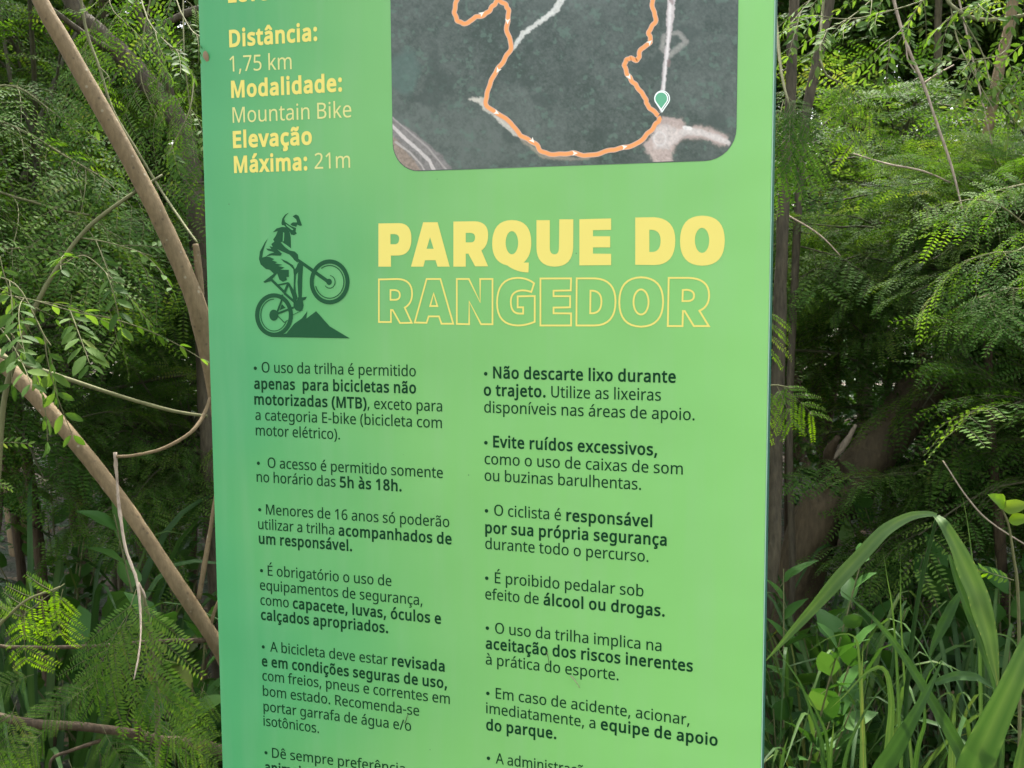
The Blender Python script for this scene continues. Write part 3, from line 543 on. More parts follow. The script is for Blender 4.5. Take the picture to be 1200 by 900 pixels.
def lay(segs, em, p0, p1, fat, start_px=None, spread=0.0):
    """segs [(text, bold)] along the baseline whose ends are seen at pixels p0, p1"""
    a, b = on_sign(*p0), on_sign(*p1)
    pen = 0.0; items = []; marks = []; lo = None; hi = 0
    for txt, bold in segs:
        for ch in txt:
            if ch == ' ': pen += SPACE * (1.05 if bold else 1.0); continue
            adv, loops = GLY[ch]
            sp = (2 * fat * 0.75 if bold else 0)
            L = fatten(loops, fat) if bold else (fatten(loops, .006) if fat else loops)
            main = max(range(len(loops)), key=lambda k: abs(area(loops[k])))
            if bold:                                  # keep dots and accents clear of the thickened letter
                L = [P + np.array([0, fat * .9]) if area(loops[k]) * area(loops[main]) > 0 and k != main and loops[k][:, 1].mean() > .4 else P for k, P in enumerate(L)]
            L = [P + np.array([pen + sp / 2, 0]) for P in L]
            x0 = min(P[:, 0].min() for P in L); x1 = max(P[:, 0].max() for P in L)
            lo = x0 if lo is None else lo; hi = max(hi, x1)
            for k, P in enumerate(L):
                acc = area(loops[k]) * area(loops[main]) > 0 and k != main and ch not in ':'
                items.append(P); marks.append(acc)
            pen += adv + sp + spread
    sx = (b[0] - a[0]) / (hi - lo)
    res, acc = [], []
    for P, mk in zip(items, marks):
        u = a[0] + (P[:, 0] - lo) * sx
        f = (P[:, 0] - lo) / (hi - lo)
        v = a[1] + (b[1] - a[1]) * f - P[:, 1] * em
        (acc if mk else res).append(np.column_stack([u, v]))
    return res, acc

def bullet(px, py, em):
    c = on_sign(px, py); r = 0.0026
    a = np.linspace(0, 2 * math.pi, 14, endpoint=False)
    return np.column_stack([c[0] + r * np.cos(a), c[1] + r * np.sin(a)])

M_INK = plain('dark_green_ink', (0.003, 0.034, 0.010), 0.55, 0.12)
M_YEL = plain('yellow_ink', (0.66, 0.545, 0.125), 0.45, 0.35)
M_YEL2 = plain('pale_yellow_ink', (0.58, 0.55, 0.20), 0.45, 0.35)
EMB = 0.0262
N_, B_ = False, True
RULES = [
 ((299.3, 431.5), [([("O uso da trilha é permitido", N_)], (306.9, 436.4), (487.5, 441.1)),
   ([("apenas  para bicicletas não", B_)], (298, 455.3), (487.8, 460.8)),
   ([("motorizadas (MTB)", B_), (", exceto para", N_)], (298.3, 473.6), (518.3, 482.2)),
   ([("a categoria E-bike (bicicleta com", N_)], (299.4, 492), (518, 501.7)),
   ([("motor elétrico).", N_)], (300, 510), (398.6, 515))]),
 ((302.9, 542.8), [([("O acesso é permitido somente", N_)], (313.9, 548), (519.2, 560.3)),
   ([("no horário das ", N_), ("5h às 18h.", B_)], (301, 564.4), (470.8, 575.6))]),
 ((304.5, 597.3), [([("Menores de 16 anos só poderão", N_)], (312, 602.8), (526.7, 617.8)),
   ([("utilizar a trilha ", N_), ("acompanhados de", B_)], (302.8, 619.7), (529.4, 637.8)),
   ([("um responsável.", B_)], (303.6, 636.7), (412.8, 645.6))]),
 ((306.6, 668.7), [([("É obrigatório o uso de", N_)], (314, 674.4), (459, 686.8)),
   ([("equipamentos de segurança,", N_)], (304.8, 691), (495.2, 709.3)),
   ([("como ", N_), ("capacete, luvas, óculos e", B_)], (305.4, 708.5), (517, 731)),
   ([("calçados apropriados.", B_)], (306, 725.8), (455, 741.7))]),
 ((308.6, 758), [([("A bicicleta deve estar ", N_), ("revisada", B_)], (316.7, 763.4), (521.2, 786.8)),
   ([("e em condições seguras de uso,", B_)], (307, 780), (524, 806.7)),
   ([("com freios, pneus e correntes em", N_)], (307.7, 797), (527.3, 825)),
   ([("bom estado. Recomenda-se", N_)], (308.3, 815), (491.5, 838.8)),
   ([("portar garrafa de água e/o", N_)], (309, 833), (482, 856.7)),
   ([("isotônicos.", N_)], (309, 850), (374, 859))]),
 ((311.8, 882), [([("Dê sempre preferência", N_)], (319, 887.6), (475, 907)),
   ([("animais", B_)], (310.5, 904), (360, 911))]),
 ((569.3, 438), [([("Não descarte lixo durante", B_)], (578, 443), (792, 448.3)),
   ([("o trajeto.", B_), (" Utilize as lixeiras", N_)], (567, 463.2), (774.6, 469.6)),
   ([("disponíveis nas áreas de apoio.", N_)], (567.5, 483.3), (814, 492.6))]),
 ((569.5, 518.8), [([("Evite ruídos excessivos,", B_)], (578, 523.8), (770.2, 533.7)),
   ([("como o uso de caixas de som", N_)], (568, 543.7), (800.2, 556)),
   ([("ou buzinas barulhentas.", N_)], (568, 563.2), (751.3, 574))]),
 ((570.2, 598.6), [([("O ciclista é ", N_), ("responsável", B_)], (579.2, 604), (764.4, 617.5)),
   ([("por sua própria segurança", B_)], (568.7, 624.2), (781.3, 639.3)),
   ([("durante todo o percurso.", N_)], (568.7, 643), (760, 658.6))]),
 ((570.5, 677.5), [([("É proibido pedalar sob", N_)], (580, 683.2), (754.2, 699)),
   ([("efeito de ", N_), ("álcool ou drogas.", B_)], (568.7, 702), (779, 722.3))]),
 ((571.2, 736), [([("O uso da trilha implica na", N_)], (580.3, 742), (775.2, 763.2)),
   ([("aceitação dos riscos inerentes", B_)], (569.2, 759.7), (812, 787)),
   ([("à prática do esporte.", N_)], (569.2, 778.3), (725, 797.3))]),
 ((571.8, 812.5), [([("Em caso de acidente, acionar,", N_)], (581, 818.3), (808, 849.8)),
   ([("imediatamente, a ", N_), ("equipe de apoio", B_)], (569.8, 835.5), (841, 874)),
   ([("do parque.", B_)], (569.8, 855), (652, 865.8))]),
 ((572.5, 888.5), [([("A administração", N_)], (581, 894.4), (693, 911))]),
]
for bpx, lines in RULES:
    loops, accs = [bullet(bpx[0], bpx[1], EMB)], []
    for segs, p0, p1 in lines:
        L, ac = lay(segs, EMB, p0, p1, 0.024)
        loops += L; accs += ac
    printed('rule_text', loops, accs, M_INK)
EMF = 0.0375
for name, segs, p0, p1, fat, mat in [
    ('fact_heading', [("Leve", B_)], (267.5, 2.5), (315, -1), 0.033, M_YEL),
    ('fact_heading', [("Distância:", B_)], (269, 54.6), (372, 46.8), 0.033, M_YEL),
    ('fact_value', [("1,75 km", N_)], (269.5, 84), (342, 81), 0, M_YEL2),
    ('fact_heading', [("Modalidade:", B_)], (271.3, 114), (401, 106.2), 0.033, M_YEL),
    ('fact_value', [("Mountain Bike", N_)], (273, 144), (412, 137.4), 0, M_YEL2),
    ('fact_heading', [("Elevação", B_)], (273.4, 172.8), (365.8, 168.6), 0.033, M_YEL),
    ('fact_heading', [("Máxima:", B_)], (274.6, 201.9), (360.4, 198.6), 0.033, M_YEL),
    ('fact_value', [("21m", N_)], (369, 198), (410.5, 196.5), 0, M_YEL2)]:
    L, ac = lay(segs, EMF, p0, p1, fat)
    printed(name, L, ac, mat)

# --- print: traced shapes.  A path is text: M x,y | L x,y | Q cx,cy x,y ; E cx,cy rx,ry is an ellipse
def path(txt, ox, oy, sc):
    loops = []; cur = None; tok = txt.replace(',', ' ').split(); i = 0
    while i < len(tok):
        c = tok[i]; i += 1
        if c == 'M':
            cur = [(float(tok[i]), float(tok[i + 1]))]; loops.append(cur); i += 2
        elif c == 'Q':
            x0, y0 = cur[-1]; x1, y1, x2, y2 = (float(q) for q in tok[i:i + 4]); i += 4
            for k in range(1, 9):
                t = k / 8; cur.append(((1 - t) ** 2 * x0 + 2 * t * (1 - t) * x1 + t * t * x2, (1 - t) ** 2 * y0 + 2 * t * (1 - t) * y1 + t * t * y2))
        elif c == 'E':
            cx, cy, rx, ry = (float(q) for q in tok[i:i + 4]); i += 4
            loops.append([(cx + rx * math.cos(2 * math.pi * k / 40), cy + ry * math.sin(2 * math.pi * k / 40)) for k in range(40)]); cur = None
        else:
            if c == 'L': pass
            else: i -= 1
            cur.append((float(tok[i]), float(tok[i + 1]))); i += 2
    out = []
    for P in loops:
        Q = []
        for x, y in P:
            p = (ox + x / sc, oy + y / sc)
            if not Q or math.hypot(p[0] - Q[-1][0], p[1] - Q[-1][1]) > 0.05: Q.append(p)
        if math.hypot(Q[0][0] - Q[-1][0], Q[0][1] - Q[-1][1]) < 0.05: Q.pop()
        out.append(np.array([on_sign(*q) for q in Q]))
    return out
Z4 = (435, 245, 5.4545); Z5 = (640, 245, 5.4545)
TITLE = [
 (Z4, "M 47,92 180,90 Q 258,92 258,190 Q 258,295 170,297 L 127,297 127,368 47,368 M 124,160 150,160 Q 180,162 180,192 Q 178,225 150,225 L 124,225"),
 (Z4, "M 333,84 425,84 502,368 425,368 412,327 345,327 334,368 255,368 M 377,180 400,254 355,254"),
 (Z4, "M 526,80 660,78 Q 748,80 748,165 Q 748,235 705,265 L 748,366 665,366 622,285 605,285 605,368 526,368 M 605,152 635,152 Q 665,154 665,182 Q 665,213 635,213 L 605,213"),
 (Z4, "M 900,70 Q 1024,72 1024,215 Q 1024,300 975,342 L 1008,342 1006,405 Q 930,405 870,360 Q 774,340 774,222 Q 774,72 900,70 E 900,215 40,74"),
 ((0, 0, 1), "M 628.8,258 644.4,258 644.4,290 Q 644.4,298 650,298 Q 655,298 655.2,290 L 655.5,257 672,257 671.8,290 Q 671,312.3 650,312.5 Q 629,312 628.8,290"),
 (Z5, "M 213,65 416,60 416,133 300,135 300,174 410,174 410,245 300,245 300,285 416,286 416,358 213,360"),
 (Z5, "M 570,54 690,52 Q 826,60 826,200 Q 826,358 690,358 L 570,356 M 660,132 680,133 Q 732,140 732,200 Q 732,272 680,274 L 660,274"),
 (Z5, "M 998,42 Q 1142,44 1142,200 Q 1142,360 998,362 Q 856,360 856,205 Q 856,44 998,42 E 997,200 46,80"),
]
for lo, hi in ((0, 6), (6, 8)):                # the two words
    loops = []
    for z, t in TITLE[lo:hi]: loops += path(t, *z)
    filled('title_lettering', loops, M_YEL, SIGN, 0.0004)
OUTL = [
 (Z4, "M 50,450 170,447 Q 262,450 262,540 Q 262,605 215,630 L 260,727 185,728 138,645 127,645 127,722 50,722 M 124,518 150,518 Q 184,520 184,550 Q 184,580 150,580 L 124,580"),
 (Z4, "M 355,447 443,447 525,733 450,733 434,686 368,686 355,727 279,725 M 400,540 424,620 377,620"),
 (Z4, "M 548,447 625,447 697,595 697,447 776,447 776,736 703,736 627,590 627,736 548,734"),
 (Z4, "M 1042,475 1024,530 Q 985,518 960,520 Q 893,525 893,592 Q 893,668 950,668 L 972,668 972,628 937,628 937,558 1046,556 1046,720 Q 990,744 935,744 Q 805,740 805,600 Q 805,442 935,440 Q 1000,440 1042,475"),
 (Z5, "M -36,444 160,443 158,520 48,522 48,557 154,557 154,628 48,630 48,666 160,667 160,744 -36,744"),
 (Z5, "M 196,443 310,443 Q 444,448 444,590 Q 444,742 310,744 L 194,744 M 284,522 300,522 Q 354,528 354,590 Q 354,660 300,666 L 282,666"),
 (Z5, "M 607,436 Q 748,440 748,590 Q 748,748 607,752 Q 468,748 468,595 Q 468,440 607,436 E 607,594 48,80"),
 (Z5, "M 784,440 910,440 Q 1042,443 1042,550 Q 1042,625 980,650 L 1040,748 945,748 886,652 875,652 872,748 778,748 M 874,518 900,516 Q 946,520 946,553 Q 946,588 900,588 L 872,588"),
]
loops = []
for z, t in OUTL:
    for P in path(t, *z):
        w = 0.00115
        loops += fatten([P], w); loops += fatten([P], -w)
filled('outlined_lettering', loops, M_YEL, SIGN, 0.0004)

def stroke_px(pts, w, closed=False):
    """ribbon of width w px round an open px path -> loop in sign coordinates"""
    P = np.array(pts, float); d = np.gradient(P, axis=0); d /= np.maximum(1e-9, np.hypot(d[:, 0], d[:, 1]))[:, None]
    n = np.column_stack([-d[:, 1], d[:, 0]]); ww = np.full(len(P), w, float) if np.isscalar(w) else np.asarray(w, float)
    Q = np.vstack([P + n * ww[:, None] / 2, (P - n * ww[:, None] / 2)[::-1]])
    return np.array([on_sign(*q) for q in Q])

# --- the mountain bike emblem
A_ = (295, 245, 11.25); B2 = (345, 275, 10.0); C_ = (290, 320, 9.23)
EMB_SHAPES = [
 (A_, "M 495,45 440,75 405,125 393,185 400,212 430,215 470,262 500,290 520,335 560,345 598,320 580,300 585,250 560,240 520,225 440,170 430,130 450,90 M 447,192 553,268 538,280 462,225"),
 (A_, "M 540,95 585,70 620,90 665,215 640,222 600,205 590,235 530,218 510,200 545,175 600,175 588,135"),
 (A_, "M 280,305 330,255 400,235 450,240 500,292 515,370 520,520 470,480 400,432 385,440 440,500 500,545 570,560 610,600 620,670 605,705 560,670 540,640 500,600 440,575 340,530 400,590 380,615 260,610 180,630 235,590 300,570 215,545 190,520 260,525 235,490 280,500 260,460 300,430 285,400 320,350 345,290 M 415,305 432,312 426,420 408,432"),
 (A_, "M 215,390 175,440 110,560 98,660 120,730 190,790 240,800 300,860 340,845 370,850 460,895 490,895 490,800 380,800 435,770 350,750 410,735 310,715 340,700 270,675 300,660 240,632 180,627 140,640 150,560 185,450"),
 (A_, "M 385,655 470,690 545,740 575,800 580,895 560,895 550,790 500,740 430,700"),
 (B2, "M 45,285 60,288 420,540 395,575 120,375 45,322"),
 (B2, "M 45,330 105,345 95,480 88,740 50,740 38,560 46,440 20,470 12,600 25,720 0,740 0,420 25,380"),
 (C_, "M 505,0 530,0 515,60 525,200 545,270 520,310 495,290 490,260 445,130 455,110 500,180"),
 (C_, "M 500,320 540,290 550,260 600,262 645,255 630,285 600,300 610,350 600,390 570,412 530,405 500,370"),
 (C_, "M 172,95 285,8 325,-2 275,60 265,85 190,105"),
 (C_, "M 320,-8 420,32 428,75 385,95 348,70"),
 (C_, "E 287,455 48,60"), (C_, "E 885,95 30,34"),
 (C_, "M 375,335 415,375 350,402"),
 (C_, "M 250,690 425,652 505,550 590,490 650,412 635,495 745,412 890,575 1110,706"),
 (C_, "E 290,454 205,236 E 290,454 160,190"),
]
k = 0
emb = []
def emb_add(loops):
    global k
    k += 1
    for o in [filled('cyclist_part', loops, None, SIGN, 0.0004 + 0.00002 * k)]: emb.append(o)
for z, t in EMB_SHAPES: emb_add(path(t, *z))
emb_add(path("E 415,553 233,264 E 415,553 186,214", *B2))
def arc(cx, cy, rx, ry, a0, a1, w, z):
    n = 30
    return stroke_px([(z[0] + (cx + rx * math.cos(math.radians(a0 + (a1 - a0) * i / n))) / z[2], z[1] + (cy + ry * math.sin(math.radians(a0 + (a1 - a0) * i / n))) / z[2]) for i in range(n + 1)], w / z[2])
emb_add([arc(415, 553, 168, 192, -125, 165, 11, B2)])
emb_add([arc(415, 553, 64, 74, -85, 145, 9, B2)])
emb_add([arc(290, 454, 143, 172, 20, 270, 9, C_)])
for (x0, y0, x1, y1, w) in [(265, 75, 400, 205, 27), (322, 132, 448, 105, 18), (345, 150, 398, 212, 18), (448, 105, 402, 212, 26),
                            (400, 215, 512, 312, 26), (372, 235, 452, 375, 24), (322, 440, 502, 372, 22), (376, 285, 322, 430, 19),
                            (325, 458, 402, 535, 9), (402, 535, 440, 510, 7), (488, 455, 602, 398, 6)]:
    emb_add([stroke_px([(C_[0] + x0 / C_[2], C_[1] + y0 / C_[2]), (C_[0] + x1 / C_[2], C_[1] + y1 / C_[2])], w / C_[2])])
M_EMB = plain('dark_emblem_ink', (0.010, 0.066, 0.024), 0.55, 0.15)
for o in emb: o.data.materials.clear(); o.data.materials.append(M_EMB)
merge(emb, 'cyclist_emblem', SIGN)

# --- the satellite map
def map_mat():
    m, nt, b = newmat('printed_satellite_photo'); L = nt.links.new
    tc = nt.nodes.new('ShaderNodeTexCoord')
    n1 = nt.nodes.new('ShaderNodeTexNoise'); n1.inputs['Scale'].default_value = 5; n1.inputs['Detail'].default_value = 9; n1.inputs['Roughness'].default_value = 0.62
    n1.inputs['Distortion'].default_value = 0.6
    n2 = nt.nodes.new('ShaderNodeTexNoise'); n2.inputs['Scale'].default_value = 130; n2.inputs['Detail'].default_value = 6; n2.inputs['Roughness'].default_value = 0.7
    L(tc.outputs['Object'], n1.inputs['Vector']); L(tc.outputs['Object'], n2.inputs['Vector'])
    cr = nt.nodes.new('ShaderNodeValToRGB'); e = cr.color_ramp.elements
    e[0].position = 0.36; e[0].color = (0.018, 0.036, 0.022, 1); e[1].position = 0.66; e[1].color = (0.085, 0.108, 0.088, 1)
    kk = e.new(0.5); kk.color = (0.042, 0.064, 0.048, 1)
    ma = nt.nodes.new('ShaderNodeMath'); ma.operation = 'MULTIPLY_ADD'; ma.inputs[1].default_value = 0.40
    mb_ = nt.nodes.new('ShaderNodeMath'); mb_.operation = 'MULTIPLY'; mb_.inputs[1].default_value = 0.62
    L(n1.outputs[0], mb_.inputs[0]); L(n2.outputs[0], ma.inputs[0]); L(mb_.outputs[0], ma.inputs[2]); L(ma.outputs[0], cr.inputs[0])
    vo = nt.nodes.new('ShaderNodeTexVoronoi'); vo.inputs['Scale'].default_value = 45; vo.inputs['Randomness'].default_value = 1
    L(tc.outputs['Object'], vo.inputs['Vector'])
    r3 = nt.nodes.new('ShaderNodeMapRange'); r3.inputs['From Min'].default_value = 0.03; r3.inputs['From Max'].default_value = 0.16
    r3.inputs['To Min'].default_value = 0.35; r3.inputs['To Max'].default_value = 0; L(vo.outputs['Distance'], r3.inputs['Value'])
    m2 = nt.nodes.new('ShaderNodeMix'); m2.data_type = 'RGBA'; m2.inputs[7].default_value = (0.12, 0.19, 0.145, 1)
    L(r3.outputs[0], m2.inputs[0]); L(cr.outputs[0], m2.inputs[6]); L(m2.outputs[2], b.inputs['Base Color'])
    b.inputs['Roughness'].default_value = 0.36; b.inputs['Specular IOR Level'].default_value = 0.55
    return m
def map_shape():
    mu0 = on_sign(459.2, 100)[0]; mu1 = on_sign(864.5, 60)[0]
    mv1 = 0.5 * (on_sign(500, 201)[1] + on_sign(810, 188.6)[1]); mv0 = -0.66
    r = 0.038; P = []
    for cx, cy, a0 in ((mu1 - r, mv1 - r, 0), (mu0 + r, mv1 - r, 90), (mu0 + r, mv0 + r, 180), (mu1 - r, mv0 + r, 270)):
        for i in range(9):
            a = math.radians(a0 + 90 * i / 8); P.append((cx + r * math.cos(a), cy + r * math.sin(a)))
    return np.array(P)
MAPP = map_shape()
MAP = filled('trail_map', [MAPP], map_mat(), SIGN, 0.0004)
def clip_map(P):
    """keep a traced shape inside the rounded map (Sutherland-Hodgman)"""
    out = [tuple(p) for p in P]; C = MAPP if area(MAPP) > 0 else MAPP[::-1]
    for i in range(len(C)):
        a, b = C[i], C[(i + 1) % len(C)]; inp = out; out = []
        if not inp: break
        f = lambda p: (b[0] - a[0]) * (p[1] - a[1]) - (b[1] - a[1]) * (p[0] - a[0])
        for j in range(len(inp)):
            p, q = inp[j - 1], inp[j]; fp, fq = f(p), f(q)
            if (fp >= 0) != (fq >= 0):
                t = fp / (fp - fq); out.append((p[0] + t * (q[0] - p[0]), p[1] + t * (q[1] - p[1])))
            if fq >= 0: out.append(q)
    return np.array(out)
R6 = (450, 0, 4.2875); R7 = (690, 0, 4.283)
def zp(pts, z): return [(z[0] + x / z[2], z[1] + y / z[2]) for x, y in pts]
rnd = random.Random(5)
def rag(pts, amp, n):
    P = smooth_path(pts, n)[:, :2] if len(pts) > 2 else np.array(pts[0]) + np.linspace(0, 1, n)[:, None] * (np.array(pts[1]) - np.array(pts[0]))
    return [(x + rnd.uniform(-amp, amp), y + rnd.uniform(-amp, amp)) for x, y in P]
def line3(pts): return smooth_path([(x, y, 0) for x, y in pts], len(pts) * 5)[:, :2]
def ribbon(name, loop, mat, parent, out):
    n = len(loop) // 2; A, B = loop[:n], loop[n:][::-1]; mb = MB()
    V = np.array([S(p[0], p[1], out) for pr in zip(A, B) for p in pr])
    mb.add(V, [(2 * i, 2 * i + 1, 2 * i + 3, 2 * i + 2) for i in range(n - 1)])
    return link(name, mb.mesh(name), mat, parent)
def road(name, shapes, col, out, noise=0.15, label=None):
    if name in ('dirt_track', 'route_casing', 'route_line'):
        return ribbon(name, shapes[0], plain(name + '_print', col, 0.42, 0.4, noise, 60), MAP, out)
    L = [clip_map(s) for s in shapes]
    o = filled(name, [s for s in L if len(s) > 2], plain(name + '_print', col, 0.42, 0.4, noise, 60), MAP, out)
    return o
def blob(pts, z, amp=1.0, n=None):
    P = line3(zp(pts + pts[:1], z)); P = P[:-1]
    return np.array([on_sign(x + rnd.uniform(-amp, amp), y + rnd.uniform(-amp, amp)) for x, y in P])
def fbm(x, y, seed, f0, octv, gain=.55):
    rng = np.random.default_rng(seed); G = rng.uniform(0, 1, (256, 256)); out = np.zeros_like(x); amp = 1.0; tot = 0
    for o in range(octv):
        X, Y = x * f0 + 17.3 * o, y * f0 + 9.1 * o
        i, j = np.floor(X).astype(int), np.floor(Y).astype(int); fx, fy = X - i, Y - j
        fx = fx * fx * (3 - 2 * fx); fy = fy * fy * (3 - 2 * fy)
        g = lambda a, b_: G[a % 256, b_ % 256]
        out += amp * ((g(i, j) * (1 - fx) + g(i + 1, j) * fx) * (1 - fy) + (g(i, j + 1) * (1 - fx) + g(i + 1, j + 1) * fx) * fy)
        tot += amp; amp *= gain; f0 *= 2.03
    return out / tot
def pdist(x, y, pts):
    D = np.full(x.shape, 1e9); W = np.zeros(x.shape)
    for k in range(len(pts) - 1):
        (x0, y0), (x1, y1) = pts[k], pts[k + 1]; dx, dy = x1 - x0, y1 - y0
        t = np.clip(((x - x0) * dx + (y - y0) * dy) / max(1e-9, dx * dx + dy * dy), 0, 1)
        d = np.hypot(x - x0 - t * dx, y - y0 - t * dy); m = d < D
        W = np.where(m, (k + t) / (len(pts) - 1), W); D = np.minimum(D, d)
    return D, W
def pin_poly(x, y, pts):
    c = np.zeros(x.shape, bool)
    for k in range(len(pts)):
        (x0, y0), (x1, y1) = pts[k - 1], pts[k]
        c ^= ((y0 > y) != (y1 > y)) & (x < (x1 - x0) * (y - y0) / ((y1 - y0) or 1e-9) + x0)
    return c
def satellite_print():
    """the aerial photograph printed on the board, as fine coloured cells"""
    lo, hi = MAPP.min(0), MAPP.max(0); st = 0.0010
    gu = np.arange(lo[0] + .0004, hi[0], st); gv = np.arange(max(lo[1], -.60), hi[1], st)
    Uu, Vv = np.meshgrid(gu, gv, indexing='ij'); P = _ROT @ (np.stack([Uu.ravel() - _CAM[0], Vv.ravel() - _CAM[1], np.full(Uu.size, -_CAM[2])]))
    x = 600 + FPX * P[0] / P[2]; y = 450 + FPX * P[1] / P[2]
    ss = lambda e0, e1, q: (lambda t: t * t * (3 - 2 * t))(np.clip((q - e0) / (e1 - e0), 0, 1))
    big, med, fine, grain = fbm(x, y, 1, 1 / 75, 5), fbm(x, y, 2, 1 / 16, 4), fbm(x, y, 3, 1 / 3.2, 3), fbm(x, y, 4, 1 / 1.6, 2)
    k = np.clip(.5 + 1.5 * (big - .5) + .7 * (med - .5) + .75 * (fine - .5) + .5 * (grain - .5), 0, 1)[:, None]
    C = np.array([.013, .030, .018]) * (1 - k) + np.array([.076, .094, .078]) * k
    g = ss(.60, .78, fbm(x, y, 8, 1 / 7., 3))[:, None] * .55; C = C * (1 - g) + np.array([.075, .135, .095]) * g
    dk = ss(.62, .74, fbm(x, y, 9, 1 / 40., 4))[:, None] * .6; C = C * (1 - dk) + np.array([.014, .030, .020]) * dk
    pond = ss(6, -6, np.hypot((x - 473) / .7, y - 85) - 26 + 16 * (med - .5))[:, None] * .5; C = C * (1 - pond) + np.array([.060, .120, .095]) * pond
    def put(mask, col, var=.25):
        nonlocal C
        cc = np.array(col) * (1 + var * 2 * (.6 * fine + .4 * grain - .5))[:, None]; C = C * (1 - mask[:, None]) + cc * mask[:, None]
    def trackm(pts, w, soft=1.2, rag=2.2):
        d, f = pdist(x, y, pts); ww = np.interp(f, np.linspace(0, 1, len(w)), w); return ss(soft, -soft * .6, d - ww / 2 + rag * (fine - .5) + .6 * rag * (med - .5))
    edge = lambda pts, z, soft, rag: (lambda q: ss(soft, -soft, np.where(pin_poly(x, y, q), -1, 1) * pdist(x, y, q + q[:1])[0] + rag * (med - .5) + rag * .8 * (fine - .5)))(zp(pts, z))
    clear = [(372, 585), (470, 598), (485, 640), (560, 640), (640, 655), (700, 690), (690, 735), (615, 712), (560, 692), (470, 690), (435, 730), (415, 825), (330, 825), (270, 725), (330, 670)]
    put(edge(clear, R7, 5, 9) * .75, (.20, .165, .135)); put(edge(clear, R7, 2, 6), (.37, .285, .245), .45)
    put(edge([(338, 640), (400, 625), (480, 668), (400, 750), (330, 745), (310, 690)], R7, 3, 7) * .9, (.50, .43, .39), .45)
    put(trackm(zp([(470, 660), (560, 665), (640, 690), (700, 715)], R7), [5, 6, 7, 5], 2, 4), (.50, .44, .40), .4)
    put(trackm(zp([(480, 640), (510, 645)], R7), [4, 4], 1, 2), (.62, .58, .54), .3)
    ring, _ = pdist(x, y, [(690 + (357 + 30 * math.cos(a / 8 * math.pi)) / 4.283, (697 + 34 * math.sin(a / 8 * math.pi)) / 4.283) for a in range(17)])
    put(ss(1.5, .2, ring + 1.2 * (fine - .5)) * .6, (.60, .56, .53))
    put(trackm(zp([(380, 180), (370, 240), (400, 280), (440, 250), (490, 210), (450, 165), (410, 170)], R7), [5, 6, 6, 5, 4, 4, 4], 2.5, 4) * .65, (.30, .28, .245), .5)
    put(trackm(zp([(418, -60), (412, 60), (404, 160), (388, 300), (372, 450), (362, 560)], R7), [9, 8, 6, 4.5, 4, 3], 1.3, 3), (.46, .40, .38), .35)
    put(trackm(zp([(410, 20), (404, 150), (388, 320), (376, 450)], R7), [3, 2.5, 2, 2], .8, 1), (.60, .55, .52), .2)
    put(trackm(zp([(402, 310), (400, 330)], R7), [5, 4], 1, 2) * .7, (.16, .10, .09)); put(trackm(zp([(412, 0), (420, 15)], R7), [4, 4], 1, 2) * .7, (.18, .12, .11))
    put(trackm(zp([(915, -30), (860, 50), (780, 112), (700, 170), (648, 245)], R6), [6, 6, 4, 6, 3], 1.2, 4.5), (.50, .49, .44), .4)
    put(trackm(zp([(430, 498), (490, 505), (505, 540), (550, 575), (610, 620), (660, 675), (705, 700)], R6), [2, 6, 4, 3, 6, 4, 2], 1.6, 4.5) * .95, (.46, .42, .35), .4)
    put(trackm(zp([(690, 700), (740, 735), (800, 785), (950, 800), (1029, 795)], R6), [3, 4, 4, 3, 2], 2, 4) * .6, (.30, .25, .18), .4)
    put(edge([(10, 560), (45, 588), (120, 640), (200, 705), (290, 780), (372, 890), (10, 890)], R6, 1.6, 4.5), (.155, .140, .128), .6)
    put(edge([(10, 650), (55, 700), (140, 790), (225, 890), (10, 890)], R6, 1.6, 4.5), (.215, .160, .120), .6)
    for pts, w, col in (([(20, 610), (110, 700), (180, 760), (230, 810), (268, 890)], 3.6, (.46, .41, .38)), ([(60, 715), (130, 765), (190, 830), (220, 890)], 1.8, (.36, .32, .29)), ([(30, 580), (130, 665), (220, 740), (320, 860)], 1.6, (.28, .25, .23))):
        put(trackm(zp(pts, R6), [w, w], .9, 1.6), col, .3)
    for pts in ([(612, 262), (560, 305), (510, 352), (468, 400)], [(815, 158), (780, 188)]): put(trackm(zp(pts, R6), [.7, .9, .6], .5, .8) * .6, (.015, .022, .018))
    put(trackm(zp([(865, 178), (885, 225), (910, 262)], R6), [1.5, 2.2, 1.4], 1.2, 1.5) * .6, (.018, .028, .020))
    nu, nv = len(gu), len(gv); W = np.column_stack([Uu.ravel() - SL[0], np.full(Uu.size, -.00045 - SL[1]), SIGN_Z - Vv.ravel() - SL[2]])
    i, j = np.meshgrid(np.arange(nu - 1), np.arange(nv - 1), indexing='ij'); a = (i * nv + j).ravel()
    Q = np.stack([a, a + 1, a + nv + 1, a + nv], 1)
    r = .0385; cx = np.clip(Uu.ravel(), lo[0] + r, hi[0] - r); cy = np.minimum(Vv.ravel(), hi[1] - r)
    ok = np.hypot(Uu.ravel() - cx, Vv.ravel() - cy) <= r - .0003
    Q = Q[ok[Q].all(1)]
    mb = MB(); mb.add(W, Q, 0, 0.5); me = mb.mesh('aerial_photo')
    at2 = me.color_attributes.new('print', 'FLOAT_COLOR', 'POINT'); at2.data.foreach_set('color', np.column_stack([C, np.ones(len(C))]).astype(np.float32).ravel())
    m, nt, b = newmat('printed_aerial_photo'); vc = nt.nodes.new('ShaderNodeVertexColor'); vc.layer_name = 'print'
    nt.links.new(vc.outputs[0], b.inputs['Base Color']); b.inputs['Roughness'].default_value = .36; b.inputs['Specular IOR Level'].default_value = .5
    link('aerial_photo', me, m, MAP)
satellite_print()
